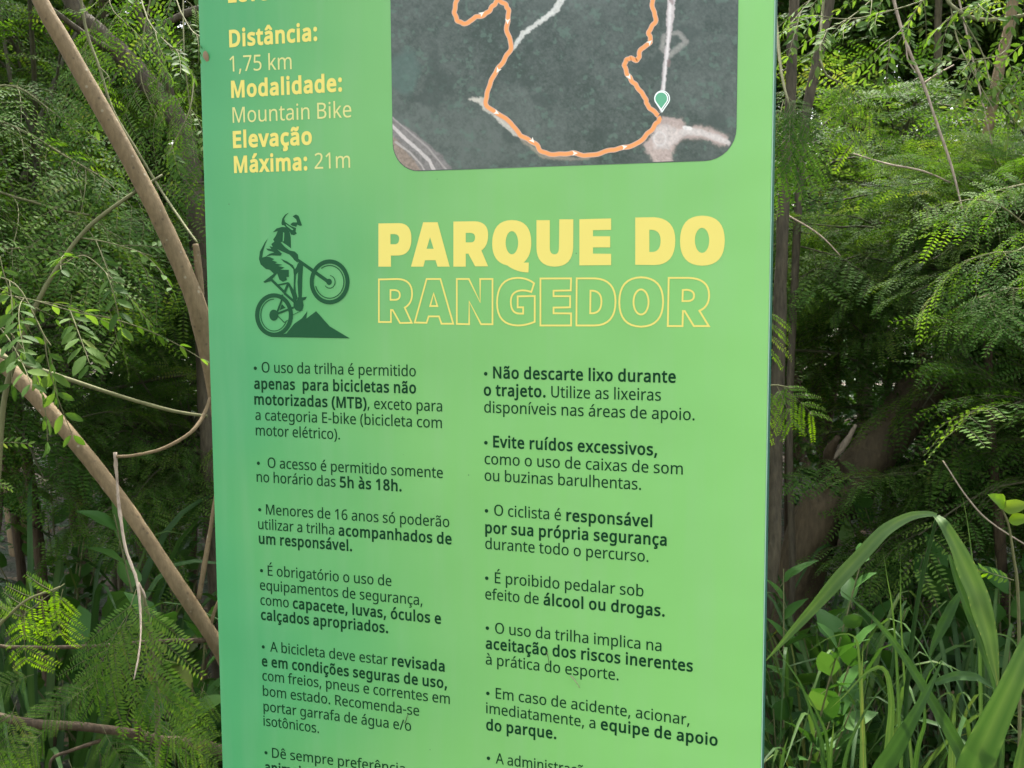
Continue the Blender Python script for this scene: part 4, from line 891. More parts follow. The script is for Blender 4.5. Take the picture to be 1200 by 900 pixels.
route = zp([(370, -60), (366, 0), (355, 60), (375, 108), (418, 117), (455, 90), (510, 72), (545, 35), (575, 5), (612, 25), (627, 65), (618, 150), (640, 232), (600, 308), (552, 380), (522, 460), (518, 532), (600, 588), (640, 622), (690, 682), (755, 718), (800, 765), (870, 776), (950, 770)], R6) + \
        zp([(0, 781), (100, 757), (170, 742), (240, 722), (300, 668), (345, 615), (362, 590)], R7)
route2 = zp([(322, -50), (320, 30), (336, 100), (302, 160), (310, 210), (262, 250), (245, 302), (205, 292), (180, 325), (202, 385), (240, 432), (282, 490), (300, 535), (352, 580)], R7)
r1, r2 = smooth_path([(x, y, 0) for x, y in route], 260)[:, :2], smooth_path([(x, y, 0) for x, y in route2], 130)[:, :2]
wob = lambda P, s: [(x + 0.5 * math.sin(i * 0.9 + s), y + 0.5 * math.sin(i * 0.77 + 2 * s)) for i, (x, y) in enumerate(P)]
for P, s in ((r1, 1), (r2, 2)):
    w = wob(P, s)
    merge([road('route_casing', [stroke_px(w, 6.0)], (0.50, 0.33, 0.24), 0.00062, 0.0),
           road('route_line', [stroke_px(w, 4.3)], (0.74, 0.28, 0.085), 0.00066, 0.08)], 'route_line', MAP)
arr = []
for x, y, a in [(450 + 490 / 4.2875, 70 / 4.2875, -35), (450 + 622 / 4.2875, 105 / 4.2875, 90), (450 + 575 / 4.2875, 352 / 4.2875, 120), (450 + 565 / 4.2875, 565 / 4.2875, 30), (450 + 745 / 4.2875, 705 / 4.2875, 50),
                (450 + 958 / 4.2875, 770 / 4.2875, 0), (690 + 178 / 4.283, 738 / 4.283, -15), (690 + 202 / 4.283, 385 / 4.283, 60), (690 + 305 / 4.283, 214 / 4.283, -40)]:
    c, s_ = math.cos(math.radians(a)), math.sin(math.radians(a))
    arr.append(np.array([on_sign(x + c * u - s_ * v, y + s_ * u + c * v) for u, v in ((4, 0), (-2.6, 3), (-0.8, 0), (-2.6, -3))]))
M_ARR = plain('arrow_print', (0.80, 0.74, 0.62), 0.42, 0.4)
for q in arr: filled('route_arrow', [q], M_ARR, MAP, 0.00070)
def pin(r, tip, dx=0.0):
    c = (690 + 365 / 4.283, 495 / 4.283); P = []
    for i in range(33):
        a = math.radians(145 + (395 - 145) * i / 32); P.append((c[0] + dx + r * math.cos(a), c[1] + r * 1.02 * math.sin(a)))
    P.append((c[0] + dx, c[1] + tip)); return np.array([on_sign(*p) for p in P])
merge([filled('pin_outline', [pin(9.3, 16.5, 0.8), pin(8.2, 14.2, 0.6)], plain('white_print', (0.75, 0.80, 0.74), 0.42), MAP, 0.00074),  # thin white outline printed round the pin
       filled('pin_ring', [pin(8.1, 14.0, -0.2)], plain('white_print_ring', (0.78, 0.82, 0.76), 0.42), MAP, 0.00078),
       filled('pin_fill', [pin(6.9, 11.8, -0.2)], plain('green_print', (0.085, 0.33, 0.18), 0.42), MAP, 0.00082)], 'map_pin', MAP)
# ------------------------------------------------------------------ leaves
def leaflets(P, D, W, ln, hw):
    """rhombic leaflets: P bases, D directions, W width directions, ln lengths, hw half widths"""
    k = len(P); V = np.empty((k, 4, 3))
    V[:, 0] = P; V[:, 1] = P + D * (ln * 0.45)[:, None] + W * hw[:, None]
    V[:, 2] = P + D * ln[:, None]; V[:, 3] = P + D * (ln * 0.55)[:, None] - W * hw[:, None]
    Q = np.arange(k * 4).reshape(k, 4)
    return V.reshape(-1, 3), Q

def nrm(A): return A / np.maximum(1e-9, np.linalg.norm(A, axis=-1))[..., None]

def feather(rng, L=0.2, npair=7, plen=0.08, nl=14, ll=0.011, droop=0.25, fold=0.0, width=0.17, spread=62):
    """bipinnate leaf along +x, upper face +z, base at the origin"""
    mb = MB(); s = np.linspace(0, 1, 14)
    yaw = rng.uniform(-.12, .12)
    X = np.column_stack([s * L, yaw * L * s ** 2, -droop * L * s ** 2])
    tube(mb, X, np.linspace(0.0011, 0.0005, 14), 3, 1, 0.55, caps=False)
    for i in range(npair):
        f = 0.22 + 0.76 * i / max(1, npair - 1)
        k = f * 13; a = int(min(12, k)); p0 = X[a] + (X[a + 1] - X[a]) * (k - a); t0 = unit(X[a + 1] - X[a])
        pl = plen * (0.75 + 0.5 * math.sin(math.pi * min(1, f * 0.85))) * rng.uniform(.88, 1.08)
        for sd in (-1, 1):
            an = math.radians(spread - 18 * f + rng.uniform(-7, 7))
            side = np.array([0, sd, 0.0]); d = unit(t0 * math.cos(an) + side * math.sin(an) + np.array([0, 0, rng.uniform(-.12, .12)]))
            u = np.linspace(0, 1, nl)
            cv = p0 + d * (u * pl)[:, None] + np.column_stack([np.zeros(nl), np.zeros(nl), -0.22 * droop * 4 * pl * u ** 2])
            T = nrm(np.gradient(cv, axis=0)); Nn = nrm(np.array([0, 0, 1.0]) + 0.12 * rng.standard_normal((nl, 3)))
            B = nrm(np.cross(Nn, T))
            tube(mb, cv[[0, nl // 2, nl - 1]], [0.0006, 0.0005, 0.0003], 3, 1, 0.6, caps=False)
            tint = np.clip(0.5 + 0.10 * rng.standard_normal(), 0, 1)
            for s2 in (-1, 1):
                D = nrm(T * 0.42 + s2 * B * 0.9 + np.array([0, 0, fold]) + 0.07 * rng.standard_normal((nl, 3)))
                ln = ll * (0.72 + 0.45 * np.sin(np.pi * np.clip(u * 0.9 + 0.08, 0, 1))) * rng.uniform(.85, 1.12, nl)
                W = nrm(T * 0.9 - s2 * B * 0.42 + 0.10 * Nn)
                V, Q = leaflets(cv + s2 * B * 0.0004, D, W, ln, ln * width)
                mb.add(V, Q, 0, np.repeat(np.clip(tint + 0.07 * rng.standard_normal(nl), 0, 1), 4))
    return mb.arrays()

def ovalset(rng, L=0.16, npair=6, ll=0.034, droop=0.3, width=0.2):
    """pinnate leaf with oval leaflets along +x"""
    mb = MB(); n = 12; s = np.linspace(0, 1, n)
    X = np.column_stack([s * L, rng.uniform(-.15, .15) * L * s ** 2, -droop * L * s ** 2])
    tube(mb, X, np.linspace(0.0011, 0.0006, n), 4, 1, 0.6, caps=False)
    for i in range(npair):
        f = 0.2 + 0.8 * i / (npair - 1); k = f * (n - 1); a = int(min(n - 2, k))
        p0 = X[a] + (X[a + 1] - X[a]) * (k - a); t0 = unit(X[a + 1] - X[a])
        for sd in (-1, 1):
            l = ll * rng.uniform(.75, 1.1) * (0.8 if f > .9 or f < .3 else 1)
            an = math.radians(rng.uniform(48, 75) - 22 * f)
            D = unit(t0 * math.cos(an) + np.array([0, sd * math.sin(an), rng.uniform(-.35, .15)]))
            Nn = unit(np.array([rng.uniform(-.3, .3), rng.uniform(-.3, .3), 1])); W = unit(np.cross(Nn, D)); Nn = np.cross(D, W)
            prof = [(0.0, 0.12), (0.16, 0.62), (0.42, 1.0), (0.72, 0.82), (0.92, 0.38), (1.0, 0.05)]
            V = []
            for q, w in prof:
                c = p0 + D * (0.003 + l * q) - Nn * (0.10 * l * q * q)
                V += [c + W * (w * width * l) + Nn * 0.05 * l * w, c, c - W * (w * width * l) + Nn * 0.05 * l * w]
            Q = []
            for r in range(5):
                b = r * 3; Q += [(b, b + 1, b + 4, b + 3), (b + 1, b + 2, b + 5, b + 4)]
            mb.add(V, Q, 0, np.clip(0.5 + 0.16 * rng.standard_normal(), 0, 1))
    return mb.arrays()

def broad(rng, l=0.09, width=0.3, fold=0.18, curl=0.25, heart=False):
    """one ovate leaf with midrib fold along +x"""
    mb = MB()
    prof = [(0.0, .10), (.08, .55), (.22, .92), (.40, 1.0), (.58, .86), (.75, .60), (.89, .30), (1.0, .03)]
    V = []
    for q, w in prof:
        wv = w * width * l * (1 + 0.06 * rng.standard_normal())
        z = -curl * l * q * q
        V += [(q * l, wv, z + fold * wv + 0.01 * l * rng.standard_normal()), (q * l, wv * .5, z + fold * wv * .35), (q * l, 0, z), (q * l, -wv * .5, z + fold * wv * .35), (q * l, -wv, z + fold * wv + 0.01 * l * rng.standard_normal())]
    Q = []
    for r in range(len(prof) - 1):
        for c in range(4): Q.append((r * 5 + c, r * 5 + c + 1, r * 5 + c + 6, r * 5 + c + 5))
    t = np.clip(0.5 + 0.15 * rng.standard_normal(), 0, 1)
    mb.add(V, Q, 0, t)
    tube(mb, [(-0.25 * l, 0, -.03 * l), (0, 0, 0)], 0.0009, 3, 1, 0.6, caps=False)
    return mb.arrays()

RNG = np.random.default_rng(11)
FE = [feather(RNG, RNG.uniform(.17, .25), int(RNG.integers(6, 10)), RNG.uniform(.065, .095), 15, RNG.uniform(.0095, .0125), RNG.uniform(.1, .5)) for _ in range(8)]
FEH = [feather(RNG, RNG.uniform(.17, .24), int(RNG.integers(5, 8)), RNG.uniform(.075, .105), 22, RNG.uniform(.0098, .0115), RNG.uniform(.15, .4), width=.15) for _ in range(4)]
FEL = [feather(RNG, RNG.uniform(.20, .28), 5, RNG.uniform(.085, .115), 9, RNG.uniform(.019, .025), RNG.uniform(.1, .5), width=.2) for _ in range(5)]
FEM = [feather(RNG, RNG.uniform(.16, .23), int(RNG.integers(4, 6)), RNG.uniform(.075, .10), 10, RNG.uniform(.0150, .0185), RNG.uniform(.1, .5), width=.19) for _ in range(8)]
OV = [ovalset(RNG, RNG.uniform(.11, .19), int(RNG.integers(5, 8)), RNG.uniform(.026, .038), RNG.uniform(.1, .5)) for _ in range(8)]
BR = [broad(RNG, RNG.uniform(.06, .11), RNG.uniform(.26, .38)) for _ in range(8)]
SETS = {'feather': FEM, 'feather_dense': FE, 'feather_fine': FEH, 'feather_far': FEL, 'oval': OV, 'broad': BR}

def attach(mb, rng, pts, kind, n, up=0.15, scale=(0.8, 1.15), start=0.1, splay=65):
    """leaves set alternately along a twig"""
    P = np.asarray(pts); m = len(P) - 1
    for i in range(n):
        f = start + (1 - start) * (i + rng.uniform(0, .8)) / n; f = min(f, 1.0)
        k = f * m; a = int(min(m - 1, k)); p = P[a] + (P[a + 1] - P[a]) * (k - a); t = unit(P[a + 1] - P[a])
        sd = (-1 if i % 2 else 1); roll = rng.uniform(-.6, .6)
        h = unit(np.cross(t, [0, 0, 1.0]) + 1e-3); v = np.cross(h, t)
        an = math.radians(splay * (1 - 0.55 * f) + rng.uniform(-15, 15))
        d = unit(t * math.cos(an) + (h * sd * math.cos(roll) + v * math.sin(roll)) * math.sin(an) + np.array([0, 0, up]))
        arr = SETS[kind][rng.integers(len(SETS[kind]))]
        upv = unit(np.array([0, 0, 1.0]) + 0.35 * rng.standard_normal(3))
        mb.add_arr(arr, basis(d, upv), p, rng.uniform(*scale), 0.10 * rng.standard_normal() + (.4 if rng.uniform() < .008 else 0))

def crown_mesh(name, seed, kind, rx, rz, nb, per, blen, base_z=0.0, scale=(.8, 1.2), hollow=0.25, leafmats=None, flat=0.0):
    """a tree or shrub crown: branches from the axis out through an uneven ellipsoid, leaves along their outer ends"""
    rng = np.random.default_rng(seed); mb = MB()
    lob = [(rng.uniform(0, 6.28), rng.uniform(-.6, .8), rng.uniform(.75, 1.25)) for _ in range(6)]
    for i in range(nb):
        az = rng.uniform(0, 2 * math.pi); el = math.asin(rng.uniform(-.75, 1.0))
        w = 1.0 + 0.25 * math.sin(3 * az + seed) + 0.15 * math.sin(5 * az + 2 * seed + 3 * el)
        r = w * (hollow + (1 - hollow) * rng.uniform(.25, 1) ** .6)
        tip = np.array([rx * r * math.cos(el) * math.cos(az), rx * r * math.cos(el) * math.sin(az), base_z + rz * r * math.sin(el)])
        root = np.array([tip[0] * .15, tip[1] * .15, base_z + (tip[2] - base_z) * .3 - rng.uniform(.1, .5) * rz * .5])
        d = unit(tip - root); L = np.linalg.norm(tip - root)
        st = tip - d * min(L, blen * rng.uniform(.7, 1.2))
        mid = (st + tip) / 2 + 0.07 * blen * rng.standard_normal(3) + np.array([0, 0, 0.05 * blen])
        pts = smooth_path([st, mid, tip + np.array([0, 0, -0.12 * blen])], 9)
        tube(mb, np.vstack([smooth_path([root, (root + st) / 2 + .05 * rng.standard_normal(3), st], 5)[:-1], pts]), np.linspace(0.010 * min(1.6, rx), 0.0022, 13), 4, 1, 0.5, caps=False)
        attach(mb, rng, pts, kind, per, scale=scale, start=0.0)
    return mb.mesh(name)

# ------------------------------------------------------------------ copies
def dup_tree(root, loc, rz, sc, label, group=None):
    r = root.copy(); COL.objects.link(r)
    r.location = [float(x) for x in loc]; r.rotation_euler = (0, 0, rz); r.scale = (sc, sc, sc); r['label'] = label
    if group: r['group'] = group
    for ch in list(root.children):
        c = ch.copy(); COL.objects.link(c); c.parent = r
    return r

def on_ground(px, d):
    p = at(px, 450, d); return np.array([p[0], p[1], gz(p[0], p[1]) - 0.02])

def px_path(pts, n=None):
    """pts [(px,py,depth)] -> world polyline"""
    P = [at(*p) for p in pts]
    return smooth_path(P, n or max(6, len(P) * 5))
def pxr(w, d): return 0.5 * w * d / FPX       # radius in metres of something w px wide at depth d

# ------------------------------------------------------------------ the near forked tree on the left
def add_limb(root, name, pts, w, mat, sides=10, n=40, rough=0.02, label=None, seed=1, r_end=None):
    """limb through pixels; w = widths in px along it"""
    P = px_path(pts, n) - np.array(root.location)
    d = np.interp(np.linspace(0, 1, n), np.linspace(0, 1, len(pts)), [p[2] for p in pts])
    ww = np.interp(np.linspace(0, 1, n), np.linspace(0, 1, len(w)), w)
    mb = MB(); rng = np.random.default_rng(seed)
    R = 0.5 * ww * d / FPX * (1 + rough * np.convolve(rng.standard_normal(n + 4), np.ones(5) / 2.2, 'valid'))
    tube(mb, P, R, sides, 0, 0.5, rough * 0.8, rng)
    o = link(name, mb.mesh(name, True), mat, root)
    if label: o['label'] = label
    return o

base = on_ground(300, 2.15)
T_A = empty('forked_tree', base)
tag(T_A, 'leaning smooth tan sapling forking beside the left edge of the green sign', 'tree')
g_ = np.array(base)
def w2px(p, d): pass
# trunk from the ground behind the sign up to the fork, then along the leaning stem out of the frame
def tree_tube(root, name, P, R, mat, seed=2, sides=12, rough=0.02):
    mb = MB(); rng = np.random.default_rng(seed)
    tube(mb, np.asarray(P) - np.array(root.location), R, sides, 0, 0.5, rough, rng)
    return link(name, mb.mesh(name, True), mat, root)
low = smooth_path([g_, at(330, 1200, 2.15), at(310, 760, 2.1), at(282, 600, 2.06), at(258, 500, 2.03), at(247, 445, 2.0), at(238, 395, 1.99), at(228, 350, 1.98), at(190, 262, 1.97), at(140, 165, 1.96), at(78, 55, 1.95), at(38, -20, 1.95), at(-40, -220, 2.0), at(-90, -420, 2.1)], 90)
rr = np.interp(np.linspace(0, 1, 90), [0, .15, .3, .4, .45, .5, .6, .8, 1], [.022, .018, .0115, .010, .013, .0168, .0152, .0140, .010])
tree_tube(T_A, 'trunk', low, rr, M_TAN, 4)
add_limb(T_A, 'limb', [(232, 375, 1.99), (234, 340, 1.99), (231, 300, 1.99), (229, 286, 1.99)], [12, 10, 8, 7], M_TAN, 8, 14)
add_limb(T_A, 'limb', [(278, 800, 2.09), (252, 752, 2.07), (205, 680, 2.06), (150, 598, 2.06), (90, 520, 2.07), (30, 452, 2.08), (-30, 395, 2.1), (-110, 330, 2.12), (-260, 190, 2.2), (-420, -20, 2.3), (-520, -300, 2.4)], [18, 17.5, 17.5, 17.5, 18, 19, 19, 17, 14, 10, 4], M_TAN, 12, 84, 0.025, seed=6)
add_limb(T_A, 'limb', [(-10, 412, 2.05), (12, 421, 2.04), (70, 441, 2.03), (140, 464, 2.02), (200, 481, 2.01), (243, 488, 2.0)], [5, 5.5, 5.5, 5, 4.6, 4], M_TWIG, 7, 30, 0.04, seed=7)
add_limb(T_A, 'twig', [(246, 466, 2.0), (238, 488, 1.98), (222, 508, 1.95), (190, 526, 1.93), (155, 534, 1.92), (137, 535, 1.92)], [4.5, 4.5, 4.2, 4, 3.6, 4], M_TAN, 7, 26, 0.06, seed=8)
o = add_limb(T_A, 'twig', [(135, 530, 1.92), (137, 560, 1.92), (141, 605, 1.905), (148, 645, 1.89), (161, 683, 1.87), (165, 730, 1.84), (163, 765, 1.81), (157, 796, 1.79)], [5, 3.6, 3.4, 3.2, 3.6, 3, 2.6, 1.5], M_PALE, 6, 40, 0.12, 'thin broken grey twig hanging down', 9)
add_limb(T_A, 'twig', [(162, 683, 1.87), (168, 694, 1.87), (171, 701, 1.87)], [3, 2.6, 1.6], M_PALE, 5, 8, 0.1)
add_limb(T_A, 'twig', [(233, 702, 2.055), (240, 660, 2.06), (247, 618, 2.07), (256, 560, 2.08)], [6, 6, 5, 4], M_TAN, 6, 16, 0.05)
add_limb(T_A, 'twig', [(246, 735, 2.07), (252, 715, 2.07), (262, 690, 2.08)], [5, 4, 3], M_TAN, 6, 8, 0.05)
add_limb(T_A, 'twig', [(258, 748, 2.07), (225, 751, 2.06), (178, 752, 2.04), (120, 757, 2.02), (30, 759, 2.0), (-10, 756, 2.0)], [7, 6, 5.5, 5, 5, 4], M_BROWN, 6, 24, 0.06)
add_limb(T_A, 'limb', [(280, 888, 2.1), (240, 874, 2.06), (190, 868, 2.02), (155, 860, 2.0), (100, 852, 1.98), (40, 848, 1.97), (-20, 836, 1.97)], [16, 15, 13, 12, 11, 13, 9], M_BROWN, 8, 36, 0.08, seed=12)
add_limb(T_A, 'twig', [(165, 862, 2.0), (160, 850, 1.99), (156, 842, 1.99)], [9, 6, 3], M_BROWN, 6, 8, 0.1)
add_limb(T_A, 'twig', [(118, 868, 1.98), (88, 878, 1.95), (62, 888, 1.93), (58, 905, 1.93)], [5, 4, 3.5, 3], M_BROWN, 6, 12, 0.08)

def leaf_sprays(root, name, specs, mat, twigmat=None, seed=1):
    """specs: (kind, [(px,py,d)...], twig px width, leaves, scale range, splay, up)"""
    rng = np.random.default_rng(seed); mb = MB(); off = np.array(root.location) if root else np.zeros(3)
    for kind, pts, w, n, sc, splay, up in specs:
        P = px_path(pts, 14) - off
        dm = np.mean([p[2] for p in pts])
        tube(mb, P, np.linspace(pxr(w, dm), pxr(w * .55, dm), 14), 5, 1, 0.6, caps=False)
        if n: attach(mb, rng, P, kind, n, up=up, scale=sc, splay=splay)
    return link(name, mb.mesh(name), [mat, twigmat or M_TWIG], root)

def one_leaf(root, name, specs, mat, seed=1):
    """single leaves: (arr, base px, tip px, normal hint, scale to fit, dt)"""
    mb = MB(); off = np.array(root.location) if root else np.zeros(3)
    for arr, b, t, nh, dt in specs:
        B, T = at(*b), at(*t); d = T - B
        L = np.linalg.norm(arr[0][:, :].max(0)[0]); sc = np.linalg.norm(d) / max(1e-3, L)
        mb.add_arr(arr, basis(d, nh), B - off, sc, dt)
    return link(name, mb.mesh(name), [mat, M_TWIG], root)

TOCAM = unit(-AZ + 0.35 * np.array([0, 0, 1]))      # the broad faces of the leaves look out to the light of the path
# ------------------------------------------------------------------ near leaves, placed one plant at a time
rngN = np.random.default_rng(77)
def plant(name, loc, label, cat, group=None):
    r = empty(name, loc); tag(r, label, cat, group); return r

# thin green-stemmed sapling with oval leaflets at the far left
r = plant('oval_leaf_sapling', on_ground(-20, 2.0), 'slender sapling with hanging oval leaflets left of the leaning tan stem', 'sapling')
add_limb(r, 'stem', [(-20, 2300, 2.0), (-12, 900, 1.98), (0, 520, 1.95), (18, 420, 1.94), (36, 372, 1.94), (60, 325, 1.94), (100, 270, 1.95), (148, 232, 1.96), (190, 205, 2.0)], [11, 9, 7, 6.5, 6, 5.5, 5, 4.5, 3], M_TWIG, 7, 60, 0.04)
leaf_sprays(r, 'foliage', [
 ('oval', [(0, 345, 1.93), (40, 352, 1.9), (90, 366, 1.88), (130, 372, 1.87)], 2.2, 4, (.9, 1.15), 60, -.2),
 ('oval', [(-20, 320, 1.93), (20, 335, 1.9), (50, 390, 1.88), (60, 405, 1.87)], 2, 3, (.95, 1.2), 55, -.3),
 ('oval', [(70, 312, 1.94), (100, 300, 1.9), (135, 330, 1.88)], 1.8, 3, (.8, 1.0), 55, -.2),
 ('oval', [(-30, 375, 1.9), (5, 385, 1.88), (20, 400, 1.87)], 2, 2, (1.0, 1.2), 60, -.2),
 ('oval', [(90, 278, 1.95), (130, 285, 1.95), (178, 300, 1.97)], 1.8, 3, (.6, .8), 60, -.1)], M_OVAL, seed=21)
one_leaf(r, 'foliage', [(OV[1], (130, 340, 1.88), (145, 358, 1.87), TOCAM, .1), (OV[2], (0, 300, 1.9), (14, 392, 1.86), TOCAM, 0.05), (OV[3], (-14, 330, 1.9), (60, 372, 1.87), TOCAM, 0.05),
                        (OV[5], (84, 345, 1.9), (78, 400, 1.87), TOCAM, 0), (OV[0], (-2, 520, 1.9), (28, 512, 1.88), TOCAM, .1), (OV[4], (-14, 560, 1.9), (12, 572, 1.88), TOCAM, .2)], M_OVAL)

# oval leaves hanging at the top left edge of the sign
r = plant('hanging_bough', at(250, -260, 2.2), 'leafy bough with oval leaflets hanging over the top left corner of the sign', 'branch')
add_limb(r, 'branch', [(420, -420, 2.3), (330, -320, 2.25), (250, -260, 2.2), (170, -200, 2.15)], [14, 12, 10, 6], M_BARK, 8, 20, 0.05)
leaf_sprays(r, 'foliage', [
 ('oval', [(175, -205, 2.15), (160, -60, 1.98), (170, 15, 1.86), (195, 50, 1.82), (214, 62, 1.8)], 2.5, 7, (.55, .8), 55, -.2),
 ('oval', [(250, -260, 2.2), (205, -90, 1.9), (205, -10, 1.72), (222, 32, 1.66), (236, 44, 1.63)], 2.2, 5, (.4, .6), 55, -.2),
 ('oval', [(190, -215, 2.15), (130, -80, 2.0), (128, 0, 1.9), (150, 30, 1.88)], 2.2, 4, (.5, .75), 60, -.1)], M_OVAL, seed=5)

# green vine hanging from the canopy
r = plant('hanging_vine', at(95, -60, 2.3), 'thin pale green vine running down to the fork of the tan sapling', 'vine')
add_limb(r, 'stem', [(80, -120, 2.3), (98, 20, 2.28), (116, 78, 2.26), (133, 130, 2.24), (160, 175, 2.22), (188, 222, 2.2), (215, 262, 2.1), (231, 284, 2.0)], [3.6, 3.4, 3.2, 3.2, 3, 3, 3, 3], M_TWIG, 5, 40, 0.05)
leaf_sprays(r, 'foliage', [('oval', [(116, 78, 2.26), (128, 92, 2.25), (124, 112, 2.25)], 1.6, 2, (.4, .6), 60, 0), ('oval', [(228, 90, 2.3), (222, 130, 2.25), (205, 165, 2.24), (197, 182, 2.23)], 2, 5, (.4, .6), 60, 0)], M_OVAL, seed=4)

# the fresh back-lit sprig and the big feathery leaf at the lower left
r = plant('fresh_sapling', on_ground(-30, 1.95), 'young sapling with bright yellow green feathery leaves at the lower left', 'sapling')
add_limb(r, 'stem', [(-30, 2300, 1.95), (-40, 1000, 1.9), (-20, 780, 1.85), (20, 712, 1.83), (70, 688, 1.82)], [8, 7, 5, 3.5, 2.5], M_TWIG, 6, 30, 0.05)
FR = [feather(RNG, .11, 4, .062, 15, .0105, .5, fold=-.15) for _ in range(3)]
one_leaf(r, 'foliage', [(FR[0], (76, 684, 1.82), (-10, 745, 1.80), unit(TOCAM + AY * .5), .2), (FR[1], (74, 690, 1.82), (55, 757, 1.80), TOCAM, .25), (FR[2], (30, 715, 1.82), (20, 792, 1.8), TOCAM, .2), (FR[0], (20, 712, 1.82), (-20, 712, 1.8), TOCAM, .15)], M_FRESH)

r = plant('feathery_sapling', on_ground(150, 2.0), 'low sapling holding a large drooping feathery leaf under the broken grey twig', 'sapling')
add_limb(r, 'stem', [(170, 2200, 2.0), (185, 1000, 1.95), (178, 760, 1.93), (166, 690, 1.92)], [9, 7, 5, 3.5], M_TWIG, 6, 30, 0.05)
BIG = [feather(RNG, .16, 5, .105, 20, .0150, .35, fold=-.1, spread=48, width=.15) for _ in range(4)]
one_leaf(r, 'foliage', [(BIG[0], (160, 690, 1.92), (108, 835, 1.80), unit(TOCAM + AY * .2), .0), (BIG[1], (168, 692, 1.92), (160, 850, 1.80), TOCAM, .03), (BIG[2], (150, 720, 1.9), (82, 820, 1.82), TOCAM, -.05),
                        (BIG[3], (180, 780, 1.9), (205, 905, 1.82), TOCAM, -.08), (FEH[0], (110, 800, 1.86), (40, 850, 1.8), TOCAM, -.1), (FEH[1], (190, 850, 1.86), (260, 905, 1.82), TOCAM, -.05),
                        (FEH[2], (60, 850, 1.84), (-10, 905, 1.8), TOCAM, .0), (FEH[3], (80, 890, 1.8), (110, 960, 1.78), TOCAM, .0), (BIG[2], (20, 820, 1.86), (-20, 930, 1.8), TOCAM, -.04), (BIG[0], (240, 800, 1.95), (215, 880, 1.9), TOCAM, -.05),
                        (FEH[1], (40, 790, 1.9), (-20, 810, 1.86), TOCAM, -.1), (FEH[2], (120, 850, 1.84), (150, 930, 1.8), TOCAM, -.02)], M_FEATH)

# feathery boughs of the saplings at the upper left and right
r = plant('drooping_bough', at(-160, 60, 2.9), 'bough of fine feathery leaves reaching in from the left edge', 'branch')
add_limb(r, 'branch', [(-420, -60, 3.2), (-280, 10, 3.0), (-160, 60, 2.9), (-60, 120, 2.8)], [18, 15, 12, 8], M_BARK, 8, 20, 0.05)
leaf_sprays(r, 'foliage', [
 ('feather', [(-60, 120, 2.8), (20, 150, 2.7), (80, 185, 2.65), (115, 205, 2.6)], 4, 10, (.9, 1.2), 60, -.15),
 ('feather', [(-160, 60, 2.9), (-40, 200, 2.7), (50, 240, 2.6), (105, 252, 2.55)], 4, 10, (.9, 1.2), 60, -.15),
 ('feather', [(-60, 120, 2.8), (10, 100, 2.8), (60, 130, 2.8), (95, 160, 2.8)], 3, 8, (.8, 1.1), 60, -.1),
 ('feather', [(-160, 90, 2.9), (-30, 270, 2.6), (40, 290, 2.5), (110, 300, 2.5)], 3, 9, (.8, 1.1), 60, -.2)], M_FEATH, seed=8)

r = plant('drooping_bough', at(215, -150, 2.7), 'thin bough of fine leaves hanging in front of the dark tree at upper left', 'branch')
add_limb(r, 'branch', [(300, -300, 2.8), (215, -150, 2.7), (190, -60, 2.6)], [8, 6, 4], M_BARK, 7, 16, 0.05)
leaf_sprays(r, 'foliage', [
 ('feather', [(190, -60, 2.6), (170, 30, 2.5), (165, 90, 2.45), (185, 140, 2.42)], 2, 7, (.6, .85), 60, -.2),
 ('feather', [(215, -150, 2.7), (215, 40, 2.4), (222, 120, 2.35), (228, 190, 2.3)], 2, 8, (.5, .75), 60, -.2),
 ('feather', [(190, -60, 2.6), (120, 10, 2.6), (100, 60, 2.6), (110, 100, 2.6)], 2, 6, (.6, .85), 60, -.2)], M_FEATH, seed=71)

r = plant('fresh_bough', at(975, -90, 2.4), 'thin bough ending in a hanging bright green feathery leaf right of the sign', 'branch')
add_limb(r, 'branch', [(1000, -260, 2.6), (975, -90, 2.4), (962, 40, 2.25), (966, 84, 2.2), (985, 97, 2.2)], [7, 5, 3.5, 2.6, 2], M_TWIG, 6, 24, 0.05)
one_leaf(r, 'foliage', [(FR[1], (978, 93, 2.2), (1003, 138, 2.12), TOCAM, .1), (FR[2], (985, 96, 2.2), (1020, 150, 2.12), TOCAM, .12), (FR[0], (986, 97, 2.2), (1030, 122, 2.14), TOCAM, .05)], M_FRESH)

r = plant('fan_leaf_bough', at(920, 60, 2.1), 'dark bough with a fan of fine feathery leaves touching the right edge of the sign', 'branch')
add_limb(r, 'branch', [(860, -200, 2.4), (900, -40, 2.2), (915, 80, 2.05), (925, 125, 2.0)], [8, 6, 4, 3], M_TWIG, 6, 20, 0.05)
one_leaf(r, 'foliage', [(BIG[1], (918, 118, 2.0), (900, 200, 1.9), TOCAM, -.15), (BIG[2], (925, 122, 2.0), (932, 200, 1.9), TOCAM, -.15), (BIG[3], (928, 122, 2.0), (962, 188, 1.92), TOCAM, -.12), (FEH[0], (922, 112, 2.0), (962, 150, 1.95), TOCAM, -.15)], M_FEATH)

